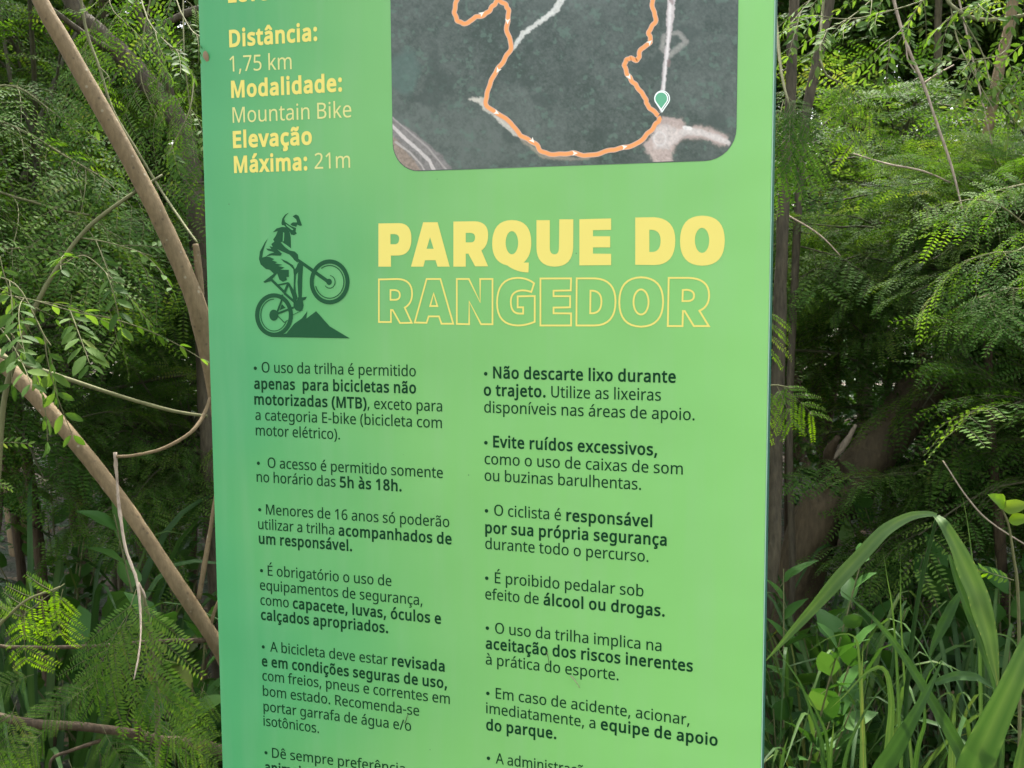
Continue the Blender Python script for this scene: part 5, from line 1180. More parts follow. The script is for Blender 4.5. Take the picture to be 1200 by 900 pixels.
r = plant('oval_leaf_bough', at(1120, -60, 2.3), 'bough of slender twigs and small oval leaflets across the top right corner', 'branch')
add_limb(r, 'branch', [(1320, -20, 2.2), (1240, 6, 2.18), (1190, 20, 2.18), (1150, 23, 2.2), (1122, 12, 2.22), (1108, -10, 2.25), (1120, -60, 2.3), (1150, -200, 2.4)], [5, 5, 5, 5, 5, 4.5, 5, 6], M_TWIG, 7, 40, 0.04)
leaf_sprays(r, 'foliage', [
 ('oval', [(1108, -10, 2.25), (1060, 8, 2.2), (1000, 22, 2.15), (955, 18, 2.12)], 2, 8, (.5, .7), 60, -.15),
 ('oval', [(1150, -200, 2.4), (1060, -50, 2.25), (1010, 10, 2.2), (960, 40, 2.15)], 2, 10, (.6, .85), 60, -.15),
 ('oval', [(1112, -10, 2.25), (1120, 40, 2.2), (1135, 75, 2.15), (1165, 130, 2.1)], 2.4, 6, (.6, .8), 60, -.2),
 ('oval', [(1122, 12, 2.22), (1150, 60, 2.2), (1160, 95, 2.15), (1172, 120, 2.12)], 2.2, 6, (.6, .85), 60, -.25),
 ('oval', [(1190, 20, 2.18), (1178, 60, 2.15), (1140, 70, 2.12), (1110, 66, 2.1)], 2.0, 5, (.5, .8), 60, -.15),
 ('oval', [(1150, -200, 2.4), (1100, -40, 2.3), (1060, 30, 2.28), (1030, 55, 2.25)], 2, 9, (.6, .8), 60, -.15),
 ('oval', [(1240, 6, 2.18), (1215, 60, 2.15), (1185, 105, 2.12)], 2, 6, (.6, .8), 60, -.2),
 ('oval', [(1260, -150, 2.3), (1200, -40, 2.2), (1165, -5, 2.18), (1140, 5, 2.15)], 2, 8, (.6, .8), 60, -.15),
 ('oval', [(1090, -120, 2.4), (1020, -60, 2.3), (960, -10, 2.25), (925, 30, 2.2)], 2, 9, (.6, .8), 60, -.15)], M_OVAL, seed=31)

r = plant('bare_branch', at(1040, 0, 2.7), 'pale leafless branch hanging among the dark leaves right of the sign', 'branch')
add_limb(r, 'stem', [(1020, -130, 2.75), (1045, -10, 2.72), (1062, 50, 2.7), (1082, 98, 2.7), (1098, 145, 2.68), (1115, 195, 2.66), (1128, 246, 2.65)], [4.5, 4, 4, 4.2, 3.6, 3.2, 2.2], M_PALE, 6, 40, 0.06)
add_limb(r, 'twig', [(1083, 98, 2.7), (1097, 88, 2.68), (1118, 76, 2.66)], [3, 2.4, 1.4], M_PALE, 5, 10, 0.06)
add_limb(r, 'twig', [(1062, 52, 2.7), (1064, 70, 2.7), (1074, 86, 2.7)], [2, 1.8, 1.2], M_PALE, 5, 10, 0.06)
r = plant('bare_branch', at(1116, 215, 3.0), 'short pale twig lying across the dark leaves above the big grass', 'branch')
add_limb(r, 'stem', [(1000, 180, 3.05), (1040, 192, 3.0), (1080, 200, 3.0), (1114, 214, 3.0)], [1.4, 2.4, 2.4, 2.0], M_PALE, 5, 20, 0.08)
r = plant('bare_branch', at(1160, 90, 3.2), 'thin arching dead stem dangling in front of the right hand trunk', 'branch')
add_limb(r, 'stem', [(1110, -60, 3.2), (1140, 70, 3.2), (1158, 150, 3.2), (1172, 215, 3.2)], [2.2, 2.2, 2, 1.4], M_PALE, 5, 24, 0.06)
r = plant('bare_branch', at(930, 300, 3.0), 'curved dead twig leaning out from the trunk beside the sign', 'branch')
add_limb(r, 'stem', [(924, 253, 3.0), (950, 268, 3.0), (968, 282, 3.0), (985, 300, 3.0)], [2, 2, 1.8, 1.2], M_PALE, 5, 14, 0.06)
r = plant('bare_branch', at(1165, 570, 2.6), 'long thin dead stem slanting above the grass at the right edge', 'branch')
add_limb(r, 'stem', [(1105, 540, 2.6), (1135, 585, 2.6), (1165, 615, 2.6), (1230, 655, 2.6)], [1.6, 2, 2, 2], M_PALE, 5, 14, 0.06)

r = plant('feathery_bough', at(1260, 240, 2.3), 'broad layered bough of feathery leaves on the right edge of the picture', 'branch')
add_limb(r, 'branch', [(1420, 170, 2.4), (1330, 220, 2.35), (1260, 240, 2.3), (1200, 262, 2.25)], [16, 13, 10, 7], M_BARK, 8, 20, 0.05)
leaf_sprays(r, 'foliage', [
 ('feather', [(1200, 262, 2.25), (1170, 240, 2.22), (1140, 234, 2.2), (1118, 238, 2.2)], 2.4, 6, (.5, .7), 58, -.1),
 ('feather', [(1260, 240, 2.3), (1200, 290, 2.2), (1165, 296, 2.15), (1130, 306, 2.12)], 2.4, 7, (.5, .7), 58, -.1),
 ('feather', [(1260, 250, 2.3), (1210, 330, 2.2), (1180, 338, 2.15), (1145, 350, 2.1)], 2.4, 6, (.5, .7), 58, -.15),
 ('feather', [(1330, 220, 2.35), (1240, 210, 2.3), (1200, 216, 2.28), (1165, 224, 2.25)], 2.4, 5, (.5, .7), 58, -.1)], M_FEATH, seed=14)

r = plant('maple_like_sprig', at(915, 470, 2.3), 'sprig of yellow green feathery leaves poking out behind the sign at mid height', 'branch')
add_limb(r, 'stem', [(860, 500, 2.4), (885, 470, 2.35), (903, 452, 2.3), (930, 455, 2.28)], [3, 2.6, 2.2, 1.6], M_TWIG, 5, 14, 0.05)
one_leaf(r, 'foliage', [(FR[0], (912, 450, 2.3), (962, 484, 2.24), TOCAM, -.1), (FR[1], (910, 452, 2.3), (934, 490, 2.24), TOCAM, -.1), (FR[2], (903, 360, 2.3), (912, 412, 2.25), TOCAM, .15), (FR[1], (900, 452, 2.3), (900, 500, 2.25), TOCAM, -.1)], M_FRESH)

# ------------------------------------------------------------------ grasses
COLS = [(-1, 0), (-.78, .10), (-.52, -.03), (-.26, .08), (-.05, .18), (.05, .18), (.26, .08), (.52, -.03), (.78, .10), (1, 0)]
def blade(mb, P, w, twist=0.0, seed=0, tint=0.5, fold=0.22, hint=None, cols=None):
    """strap blade along a polyline; w half widths; V-shaped cross-section with a pale midrib"""
    cols = cols or COLS; nc = len(cols)
    P = np.asarray(P); n = len(P); T = nrm(np.gradient(P, axis=0)); rng = np.random.default_rng(seed)
    hint = TOCAM if hint is None else hint
    V = []; tt = []; wav = rng.uniform(0, 6); dry = rng.choice([0, 0, .3]); d0 = rng.uniform(.82, .95)
    for i in range(n):
        a = twist * i / n + .12 * math.sin(i * .35 + wav)
        W = unit(np.cross(T[i], hint)); Nn = np.cross(W, T[i])
        W2 = W * math.cos(a) + Nn * math.sin(a); N2 = np.cross(W2, T[i])
        for c, dt in cols:
            V.append(P[i] + W2 * (w[i] * c) + N2 * (w[i] * fold * abs(c))); tt.append(tint + dt + dry * max(0, (i / n - d0) / (1 - d0)) + (.35 if dry and abs(c) == 1 and (i * 7 + seed) % 11 < 2 else 0))
    Q = [(i * nc + c, i * nc + c + 1, i * nc + c + nc + 1, i * nc + c + nc) for i in range(n - 1) for c in range(nc - 1)]
    mb.add(V, Q, 0, np.clip(tt, 0, 1))
SIMPLE = [(-1, 0), (0, .12), (1, 0)]
def wprof(n, wm, peak=.5, base=.55):
    s = np.linspace(0, 1, n)
    return wm * np.where(s < peak, base + (1 - base) * np.sin(s / peak * math.pi / 2), np.clip(1 - ((s - peak) / (1 - peak)) ** 1.5, 0, 1) + 0.005)
r = plant('tall_grass', on_ground(1150, 1.9), 'tall broad bladed grass with long arching leaves in the lower right foreground', 'grass plant')
off = np.array(r.location)
BL = [  # px path (base -> tip), max width px, twist, tint, base width factor
 ([(1098, 604, 1.72), (1090, 602, 1.715), (1066, 605, 1.70), (1036, 622, 1.68), (986, 675, 1.66), (930, 738, 1.66), (893, 779, 1.66)], 17, 0.25, .55, .3),
 ([(1097, 605, 1.72), (1106, 614, 1.70), (1125, 650, 1.70), (1146, 700, 1.70), (1160, 750, 1.70), (1171, 812, 1.70)], 25, -0.3, .62, .3),
 ([(1112, 650, 1.74), (1125, 690, 1.74), (1145, 740, 1.74), (1162, 790, 1.74), (1168, 830, 1.74)], 11, -0.3, .40, .4),
 ([(1000, 1200, 1.75), (1024, 930, 1.66), (1045, 885, 1.64), (1072, 838, 1.62), (1094, 796, 1.62), (1106, 770, 1.62)], 31, 0.2, .48, .8),
 ([(1080, 1200, 1.72), (1128, 940, 1.60), (1160, 855, 1.56), (1188, 795, 1.54), (1215, 735, 1.54), (1260, 660, 1.56)], 42, 0.2, .5, .7),
 ([(1210, 1200, 1.9), (1150, 940, 1.70), (1120, 870, 1.69), (1088, 815, 1.68), (1055, 762, 1.68), (1022, 722, 1.68), (980, 688, 1.70)], 19, 0.3, .40, .6),
 ([(1095, 800, 1.7), (1120, 792, 1.7), (1145, 794, 1.7), (1166, 808, 1.7)], 11, 0.3, .35, .7),
 ([(1132, 690, 1.80), (1120, 703, 1.8), (1104, 735, 1.8), (1094, 756, 1.8), (1088, 772, 1.8)], 13, -.3, .28, .3),
 ([(1136, 695, 1.82), (1143, 720, 1.82), (1155, 760, 1.82), (1165, 800, 1.82)], 13, .2, .36, .4),
 ([(1030, 1250, 1.9), (1040, 900, 1.85), (1045, 830, 1.83), (1041, 792, 1.82), (1034, 778, 1.82), (1012, 790, 1.81), (990, 815, 1.80), (972, 831, 1.80)], 12, .4, .55, .6),
 ([(985, 1300, 2.0), (1010, 900, 1.95), (1008, 790, 1.93), (1004, 744, 1.92), (992, 741, 1.92), (968, 748, 1.92), (944, 766, 1.92)], 7, .3, .52, .7),
 ([(890, 1200, 1.9), (914, 910, 1.85), (921, 872, 1.84), (924, 862, 1.84)], 15, .1, .5, .9),
 ([(960, 1250, 1.9), (972, 905, 1.85), (976, 862, 1.83), (977, 845, 1.82)], 13, .1, .5, .9),
 ([(1114, 1250, 1.8), (1116, 900, 1.75), (1118, 840, 1.74), (1119, 814, 1.73), (1112, 809, 1.73), (1098, 820, 1.72), (1082, 838, 1.72)], 9, .3, .62, .8),
 ([(1100, 1250, 2.1), (1060, 800, 2.05), (1055, 690, 2.0), (1056, 637, 2.0)], 4, .2, .55, .8),
 ([(1155, 1250, 2.1), (1148, 760, 2.05), (1140, 660, 2.0), (1132, 600, 2.0), (1126, 575, 2.0)], 5, .2, .6, .8),
 ([(1180, 1250, 1.8), (1190, 930, 1.75), (1205, 850, 1.72), (1230, 790, 1.7)], 22, .2, .5, .7),
 ([(1025, 1250, 1.9), (1012, 900, 1.85), (1010, 790, 1.84), (1012, 750, 1.84)], 9, .2, .66, .8),
 ([(940, 1250, 2.0), (972, 900, 1.95), (960, 840, 1.93), (940, 806, 1.92), (918, 792, 1.92), (908, 788, 1.92)], 7, .3, .38, .7),
 ([(1060, 1250, 1.9), (1072, 900, 1.85), (1084, 850, 1.82), (1080, 790, 1.82), (1074, 762, 1.82)], 9, .2, .52, .8),
 ([(1230, 1250, 1.9), (1205, 800, 1.9), (1180, 744, 1.9), (1150, 745, 1.9), (1116, 760, 1.9)], 6, .3, .6, .7),
 ([(1160, 1250, 1.7), (1172, 930, 1.66), (1176, 870, 1.65), (1180, 835, 1.65)], 13, .1, .55, .8),
 ([(1120, 1250, 1.9), (1112, 900, 1.85), (1116, 850, 1.84), (1120, 822, 1.84)], 8, .2, .66, .8),
 ([(992, 1250, 1.9), (985, 930, 1.85), (1000, 860, 1.84), (1028, 812, 1.84), (1050, 796, 1.84)], 8, .2, .42, .7),
 ([(930, 1250, 1.95), (965, 900, 1.9), (956, 850, 1.9), (938, 800, 1.9), (917, 770, 1.9), (903, 740, 1.9)], 7, .2, .36, .7),
 ([(1070, 1250, 2.1), (1050, 760, 2.05), (1040, 680, 2.0), (1034, 640, 2.0)], 5, .2, .45, .8),
]
def kinked(pts, n):
    """polyline with only slightly eased bends"""
    P = np.array([at(*p) for p in pts]); L = np.concatenate([[0], np.cumsum(np.linalg.norm(np.diff(P, axis=0), axis=1))])
    s = np.linspace(0, L[-1], n); Q = np.column_stack([np.interp(s, L, P[:, k]) for k in range(3)])
    R = smooth_path(P, n); LR = np.concatenate([[0], np.cumsum(np.linalg.norm(np.diff(R, axis=0), axis=1))]); R = np.column_stack([np.interp(np.linspace(0, LR[-1], n), LR, R[:, k]) for k in range(3)])
    Q = .5 * Q + .5 * R
    for _ in range(2):
        M = Q.copy(); M[1:-1] = (Q[:-2] + 2 * Q[1:-1] + Q[2:]) / 4; Q = M
    return Q
for i, (pts, w, tw, ti, bw) in enumerate(BL):
    n = 70; P = kinked(pts, n) - off; d = np.mean([p[2] for p in pts]); mb = MB()
    blade(mb, P, wprof(n, pxr(w, d), .5, bw), tw, i, ti)
    link('blade', mb.mesh('blade'), M_GRASS, r)
add_limb(r, 'stem', [(1075, 1500, 1.95), (1062, 900, 1.85), (1066, 780, 1.80), (1078, 690, 1.76), (1098, 605, 1.72)], [8, 6, 5.5, 5, 4], M_GRASS, 7, 40, 0.03)
add_limb(r, 'stem', [(1180, 1500, 1.95), (1172, 900, 1.88), (1164, 800, 1.85), (1152, 745, 1.83), (1134, 692, 1.81)], [8, 6, 5.5, 5, 3], M_GRASS, 7, 40, 0.03)

def clump_mesh(name, seed, nb, h, spread, w):
    rng = np.random.default_rng(seed); mb = MB()
    for i in range(nb):
        az = rng.uniform(0, 6.283); hh = h * rng.uniform(.55, 1.05); out = np.array([math.cos(az), math.sin(az), 0])
        b = out * rng.uniform(0, .05); lean = spread * rng.uniform(.3, 1.1)
        P = smooth_path([b, b + out * lean * .2 + np.array([0, 0, hh * .5]), b + out * lean * .55 + np.array([0, 0, hh * .9]), b + out * lean + np.array([0, 0, hh * rng.uniform(.55, .98)])], 16)
        blade(mb, P, wprof(16, w * rng.uniform(.6, 1.1), .4), rng.uniform(-1, 1), i, np.clip(.45 + .15 * rng.standard_normal(), 0, 1), hint=unit(out * -.3 + np.array([0, 0, 1])), cols=SIMPLE)
    return mb.mesh(name)
CL = [clump_mesh('blades', 40 + i, n, h, s, w) for i, (n, h, s, w) in enumerate([(26, .75, .55, .006), (22, 1.0, .65, .010), (34, .55, .5, .0045)])]
for k, (px, d, c, sc, lab) in enumerate([
    (15, 2.45, 1, 1.2, 'dark strap leaved grass clump behind the lower tan limb at far left'),
    (70, 2.7, 1, 1.15, 'shaded grass clump with bent blades between the tan limb and the hanging twig'),
    (935, 2.7, 0, 1.15, 'grass clump growing close against the right side of the sign'),
    (985, 2.6, 0, 1.1, 'grass clump in front of the brown leaning log'),
    (1035, 2.6, 0, 1.1, 'grass clump under the crossing blades of the tall grass'),
    (1100, 2.8, 2, 1.3, 'short grass clump in the gap behind the tall grass'),
    (1170, 2.6, 0, 1.15, 'grass clump at the right edge behind the widest blade'),
    (960, 3.3, 2, 1.3, 'small grass clump beside the foot of the brown log'),
    (1060, 3.6, 1, .9, 'shaded grass clump right of the brown log'),
    (-40, 2.6, 1, 1.0, 'grass clump half cut by the left edge of the picture'),
    (180, 3.6, 2, 1.2, 'low grass clump deep in the shade left of the sign')]):
    g = on_ground(px, d)
    rt = plant('grass_clump', g, lab, 'grass clump', 'grass clumps in the undergrowth')
    rt.rotation_euler = (0, 0, k * 1.7); rt.scale = (sc,) * 3
    link('blades', CL[c], None if CL[c].materials else M_GRASS, rt)

# ------------------------------------------------------------------ broad-leaved undergrowth
def broad_shrub(seed, nst, h, sc=(.8, 1.3)):
    rng = np.random.default_rng(seed); mb = MB()
    for i in range(nst):
        az = rng.uniform(0, 6.283); out = np.array([math.cos(az), math.sin(az), 0]); hh = h * rng.uniform(.55, 1.05); sp = rng.uniform(.1, .45) * h * .7
        P = smooth_path([out * .02, out * sp * .35 + np.array([0, 0, hh * .5]), out * sp + np.array([0, 0, hh])], 16)
        tube(mb, P, np.linspace(.005, .0016, 16), 5, 1, .5, caps=False)
        attach(mb, rng, P, 'broad', int(10 * hh / .8) + 5, up=.1, scale=sc, start=.2, splay=75)
    return mb.mesh('foliage')
BS = [broad_shrub(60, 12, 1.15), broad_shrub(61, 14, .85), broad_shrub(62, 10, 1.4)]
for k, (px, d, c, sc, lab) in enumerate([
    (205, 2.6, 0, 1.0, 'broad leaved shrub between the tan limb and the sign edge'),
    (150, 2.9, 1, 1.1, 'low broad leaved shrub behind the hanging broken twig'),
    (235, 2.5, 1, .95, 'broad leaved plant tucked against the lower left side of the sign'),
    (930, 2.5, 0, .85, 'broad leaved shrub against the right side of the sign above the grass'),
    (1000, 2.9, 1, .95, 'broad leaved shrub under the long arching grass blade'),
    (1110, 3.4, 0, 1.0, 'broad leaved shrub in shade right of the brown log'),
    (960, 5.9, 2, 1.0, 'tall broad leaved shrub behind the brown log'),
    (60, 3.9, 2, 1.0, 'tall broad leaved shrub in deep shade left of the thin hanging twig'),
    (1200, 3.0, 1, 1.2, 'broad leaved shrub cut by the right edge behind the grass'),
    (110, 2.4, 1, .8, 'small broad leaved plant under the big feathery leaf'),
    (1150, 4.6, 2, 1.1, 'tall broad leaved shrub below the right hand trunk'),
    (190, 4.4, 2, 1.1, 'tall broad leaved shrub deep in the shade beside the sign')]):
    rt = plant('broad_leaf_shrub', on_ground(px, d), lab, 'shrub', 'broad leaved shrubs in the undergrowth')
    rt.rotation_euler = (0, 0, k * 2.1); rt.scale = (sc,) * 3
    link('foliage', BS[c], None if BS[c].materials else [M_BROAD, M_TWIG], rt)
r = plant('sprouting_sprig', on_ground(1175, 2.3), 'slim shoot with a few bright leaves above the grass at right', 'sapling')
add_limb(r, 'stem', [(1190, 1500, 2.3), (1195, 800, 2.2), (1186, 640, 2.15), (1172, 590, 2.13)], [5, 4, 3, 2], M_TWIG, 5, 20, 0.05)
one_leaf(r, 'foliage', [(BR[0], (1175, 596, 2.13), (1205, 590, 2.1), TOCAM, .3), (BR[1], (1178, 592, 2.13), (1165, 580, 2.1), TOCAM, .3), (BR[2], (1182, 610, 2.13), (1206, 606, 2.1), TOCAM, .3), (OV[1], (1188, 680, 2.13), (1150, 668, 2.1), TOCAM, .2)], M_FRESH)

# ------------------------------------------------------------------ trees with their own trunks
def px_trunk(name, label, pts, w, mat, seed, d_base=None, extra=(), rough=.05):
    """trunk seen along pixels from top to bottom, carried on up out of the frame and down to the ground"""
    last = pts[-1]; g = on_ground(last[0] + (last[0] - pts[-2][0]) * .3, last[2])
    rt = plant(name, g, label, 'tree')
    P = [at(*p) for p in pts]; P = P + [P[-1] * .5 + g * .5 + 0.02 * np.random.default_rng(seed).standard_normal(3), g - np.array([0, 0, .05])]
    up = unit(P[0] - P[1]); P = [P[0] + up * 2.0 + np.array([0, 0, .9]), P[0] + up * .8 + np.array([0, 0, .2])] + P
    P = smooth_path(P, 60); d = pts[0][2]
    W = np.interp(np.linspace(0, 1, 60), np.linspace(0, 1, len(w)), w)
    tree_tube(rt, 'trunk', P, 0.5 * W * d / FPX, mat, seed, 12, rough)
    for q, ww in extra: add_limb(rt, 'limb', q, ww, mat, 9, 24, .06, seed=seed + 1)
    return rt, P[0]
TR = []
TR.append(px_trunk('dark_tree', 'dark grey tree slanting down behind the tan sapling at upper left', [(78, -10, 3.1), (105, 28, 3.1), (140, 60, 3.1), (168, 92, 3.1), (205, 135, 3.1), (222, 190, 3.1), (233, 270, 3.1), (240, 380, 3.1), (245, 520, 3.1)], [15, 17, 20, 22, 23, 24, 23, 22, 23, 26], M_SHADE_BARK, 91,
    extra=[([(150, 66, 3.1), (110, 48, 3.05), (70, 18, 3.0), (30, -10, 3.0)], [9, 8, 7, 6]), ([(205, 130, 3.1), (190, 80, 3.05), (160, 10, 3.0), (130, -60, 3.0)], [11, 10, 9, 9]), ([(240, 8, 2.9), (215, 17, 2.9), (190, 30, 2.9)], [9, 10, 7])]))
TR.append(px_trunk('dark_tree', 'dark upright trunk just right of the sign', [(932, -20, 2.95), (928, 60, 2.95), (926, 130, 2.95), (918, 250, 2.95), (913, 400, 2.95), (908, 560, 2.95), (905, 660, 2.95)], [9, 11, 12, 13, 15, 16, 17, 19], M_SHADE_BARK, 92))
TR.append(px_trunk('dark_tree', 'second dark trunk right of the sign slanting behind the hanging bright leaf', [(975, -20, 3.3), (966, 30, 3.3), (955, 85, 3.3), (944, 140, 3.3), (936, 230, 3.3), (930, 360, 3.3), (925, 500, 3.3)], [11, 12, 12, 12, 10, 9, 8, 8], M_SHADE_BARK, 93))
TR.append(px_trunk('slender_tree', 'slender bent trunk at the upper right edge', [(1190, -20, 3.6), (1182, 35, 3.6), (1172, 75, 3.6), (1163, 125, 3.6), (1155, 165, 3.6), (1145, 200, 3.6), (1138, 245, 3.6), (1128, 330, 3.6), (1122, 480, 3.6)], [11, 12, 12, 12, 12, 11, 11, 12, 13, 14], M_TAN, 94))
TR.append(px_trunk('slender_tree', 'thin upright dark trunk deep in the shade right of the bare branch', [(1100, -20, 5.2), (1098, 120, 5.2), (1096, 260, 5.2), (1098, 420, 5.2)], [8, 8, 9, 10, 11], M_BARK, 95, rough=.08))
TR.append(px_trunk('slender_tree', 'thin trunk in deep shade between the tan limb and the hanging twig', [(120, -20, 5.4), (118, 200, 5.4), (122, 380, 5.4), (126, 560, 5.4)], [8, 9, 9, 10, 11], M_BARK, 96, rough=.08))
TR.append(px_trunk('slender_tree', 'pale thin trunk deep in the shade near the sign left edge', [(176, -20, 5.8), (172, 250, 5.8), (168, 420, 5.8), (158, 520, 5.8)], [6, 7, 7, 8, 8], M_TAN, 97, rough=.08))

CANOPY = [(rt, top) for rt, top in TR]

lg = on_ground(880, 3.75)
r = plant('leaning_log', lg, 'thick mossy brown log leaning in the shade right of the sign', 'log')
P = smooth_path([lg - np.array([0, 0, .1]), at(945, 640, 3.65), at(990, 575, 3.6), at(1036, 515, 3.6), at(1070, 470, 3.6), at(1100, 430, 3.6)], 40)
tree_tube(r, 'trunk', P, 0.5 * np.linspace(62, 48, 40) * 3.6 / FPX, barkmat('mossy_bark', (0.034, 0.025, 0.013), (0.095, 0.070, 0.037), 14, 1.0), 99, 18, .06)
add_limb(r, 'stub', [(985, 560, 3.55), (972, 534, 3.48), (982, 512, 3.42)], [22, 15, 7], M_BROWN, 9, 12, .1)
add_limb(r, 'stub', [(972, 538, 3.48), (990, 520, 3.45), (1003, 498, 3.42)], [11, 8, 4], M_PALE, 8, 12, .1)

# ------------------------------------------------------------------ the rest of the wood
CR = [crown_mesh('crown', 101, 'feather', 1.0, .85, 46, 8, .55, 0, (.9, 1.3)),
      crown_mesh('crown', 102, 'feather', .85, 1.0, 42, 8, .5, 0, (.9, 1.3)),
      crown_mesh('crown', 103, 'feather_far', 1.5, 1.2, 64, 9, .8, 0, (1.0, 1.5)),
      crown_mesh('crown', 104, 'oval', 1.0, .9, 60, 12, .55, 0, (1.0, 1.5)),
      crown_mesh('crown', 105, 'broad', 1.2, 1.1, 80, 12, .6, 0, (.9, 1.5))]
for i, m in enumerate(CR):
    m.materials.append([M_FEATH, M_FEATH_LIT, M_FEATH, M_SMALL, M_BROAD][i]); m.materials.append(M_TWIG_DARK)
CR.append(crown_mesh('crown', 106, 'feather', .42, .34, 20, 7, .34, 0, (.8, 1.1)))
CR.append(crown_mesh('crown', 107, 'feather', .50, .36, 22, 6, .36, 0, (.8, 1.1)))
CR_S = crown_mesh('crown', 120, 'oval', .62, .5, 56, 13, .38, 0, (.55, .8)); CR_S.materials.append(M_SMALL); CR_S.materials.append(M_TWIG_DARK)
CR_T = crown_mesh('crown', 121, 'feather', .6, .46, 52, 9, .36, 0, (.65, .9)); CR_T.materials.append(M_FEATH_LIT); CR_T.materials.append(M_TWIG_DARK)
for m in CR[5:]: m.materials.append(M_FEATH_LIT); m.materials.append(M_TWIG_DARK)
CR += [CR_S, CR_T]                                # slots 7 and 8
for i, (rt, top) in enumerate(CANOPY):
    if i in (1, 2, 3, 4): continue
    c = link('crown', CR[(2, 4, 2, 3, 2, 4, 3)[i]], None, rt); c.location = [float(v) for v in top - np.array(rt.location) + np.array([0, 0, .5])]
    c.scale = (.85,) * 3; c.rotation_euler = (0, 0, i * 1.9)
def trunk_mesh(seed, h, r, bend):
    rng = np.random.default_rng(seed); mb = MB()
    P = smooth_path([(0, 0, -.05), (bend * .3, rng.uniform(-.1, .1), h * .35), (bend, rng.uniform(-.15, .15), h * .7), (bend * .8, rng.uniform(-.2, .2), h)], 24)
    tube(mb, P, np.linspace(r, r * .45, 24), 9, 0, .5, .06, rng)
    return mb.mesh('trunk', True)
TK = [trunk_mesh(1, 1.0, .02, .1), trunk_mesh(2, 1.0, .026, -.12), trunk_mesh(3, 1.0, .022, .06)]
TK[0].materials.append(M_BARK); TK[1].materials.append(M_BROWN); TK[2].materials.append(M_TAN)
def tree(name, x, y, h, c, csc, label, cat, group, k, cz=None):
    rt = plant(name, (x, y, gz(x, y)), label, cat, group); rt.rotation_euler = (0, 0, k * 1.31)
    t = link('trunk', TK[k % 2] if cat == 'sapling' else TK[k % 3], None, rt); t.scale = (h * .45, h * .45, h) if cat == 'sapling' else (h * .8, h * .8, h)
    c_ = link('crown', CR[c], None, rt); c_.location = (0, 0, cz if cz is not None else h); c_.scale = (csc, csc, csc * .95)
    c_.rotation_euler = (0, 0, k * 2.3)
    return rt
def tree_px(name, px, d, *a, **k):
    g = on_ground(px, d); return tree(name, g[0], g[1], *a, **k)
# shrubs and saplings of the second row
for k, (px, d, h, c, cs, lab) in enumerate([
    (-60, 3.1, 1.5, 0, .85, 'feathery sapling partly outside the left edge'),
    (40, 3.6, 1.9, 1, .95, 'feathery sapling filling the left side above the strap grass'),
    (165, 3.9, 1.75, 6, 1.1, 'feathery sapling behind the fork of the tan stem'),
    (215, 4.6, 1.7, 1, .9, 'shaded feathery sapling in the dark gap left of the sign'),
    (1080, 3.6, 1.72, 8, .8, 'small feathery sapling with sunlit top right of the sign'),
    (1195, 3.2, 1.72, 8, .8, 'feathery sapling in the middle of the right hand thicket'),
    (1270, 3.0, 1.15, 5, 1.1, 'feathery sapling under the layered bough at the right edge'),
    (955, 5.4, 1.9, 7, 1.3, 'small leaved sapling between the two dark trunks'),
    (1055, 5.0, 1.95, 7, 1.35, 'small leaved sapling behind the pale bare branch'),
    (1150, 4.2, 1.75, 7, 1.2, 'small leaved sapling behind the slender bent trunk'),
    (1035, 4.6, 1.6, 8, .95, 'feathery sapling above the upper end of the brown log'),
    (1190, 3.6, 1.0, 8, 1.1, 'low feathery sapling right of the brown log'),
    (1120, 3.9, 1.05, 7, .9, 'low small leaved sapling at the right of the brown log'),
    (930, 5.6, 1.5, 7, 1.0, 'small leaved sapling close behind the right edge of the sign'),
    (1110, 6.2, 1.7, 8, 1.5, 'feathery sapling far back in the right hand thicket'),
    (20, 4.4, 1.8, 7, 1.2, 'small leaved sapling behind the oval leaved one at left'),
    (130, 4.8, 1.5, 7, 1.2, 'small leaved sapling in the gap above the lower tan limb'),
    (215, 3.3, 1.15, 8, .8, 'low feathery sapling beside the lower left of the sign'),
    (1260, 3.8, 1.7, 0, 1.0, 'feathery sapling cut by the right edge of the picture'),
    (90, 5.2, 2.3, 3, 1.0, 'oval leaved sapling deep in the wood at left'),
    (-20, 5.0, 2.0, 0, 1.0, 'feathery sapling deep in the wood at far left'),
    (1420, 3.6, 1.8, 0, 1.0, 'feathery sapling standing just beyond the right edge'),
    (1620, 4.2, 1.8, 1, 1.1, 'feathery sapling standing far beyond the right edge'),
    (-330, 3.8, 1.8, 1, 1.1, 'feathery sapling standing far beyond the left edge'),
    (420, 4.2, 1.7, 1, 1.0, 'feathery sapling hidden behind the left half of the sign'),
    (600, 4.0, 1.8, 0, 1.0, 'feathery sapling hidden behind the middle of the sign'),
    (780, 4.2, 1.7, 1, 1.0, 'feathery sapling hidden behind the right half of the sign')]):
    tree_px('feathery_sapling', px, d, h, c, cs, lab, 'sapling', 'saplings of the thicket', k)
CR.append(crown_mesh('crown', 108, 'broad', .8, .6, 46, 11, .5, 0, (.8, 1.2)))
CR[9].materials.append(M_FRESH); CR[9].materials.append(M_TWIG)  # sunlight on these crowns is put into the bright leaf colour
tree_px('sunlit_tinted_tree', 95, 5.2, 2.45, 9, .8, 'tree with sunlit yellow green leaf colour glimpsed behind the tan sapling at upper left', 'tree', None, 3)
tree_px('sunlit_tinted_tree', 985, 6.4, 2.6, 9, .7, 'tree with sunlit yellow green leaf colour glimpsed between the dark trunks right of the sign', 'tree', None, 4)
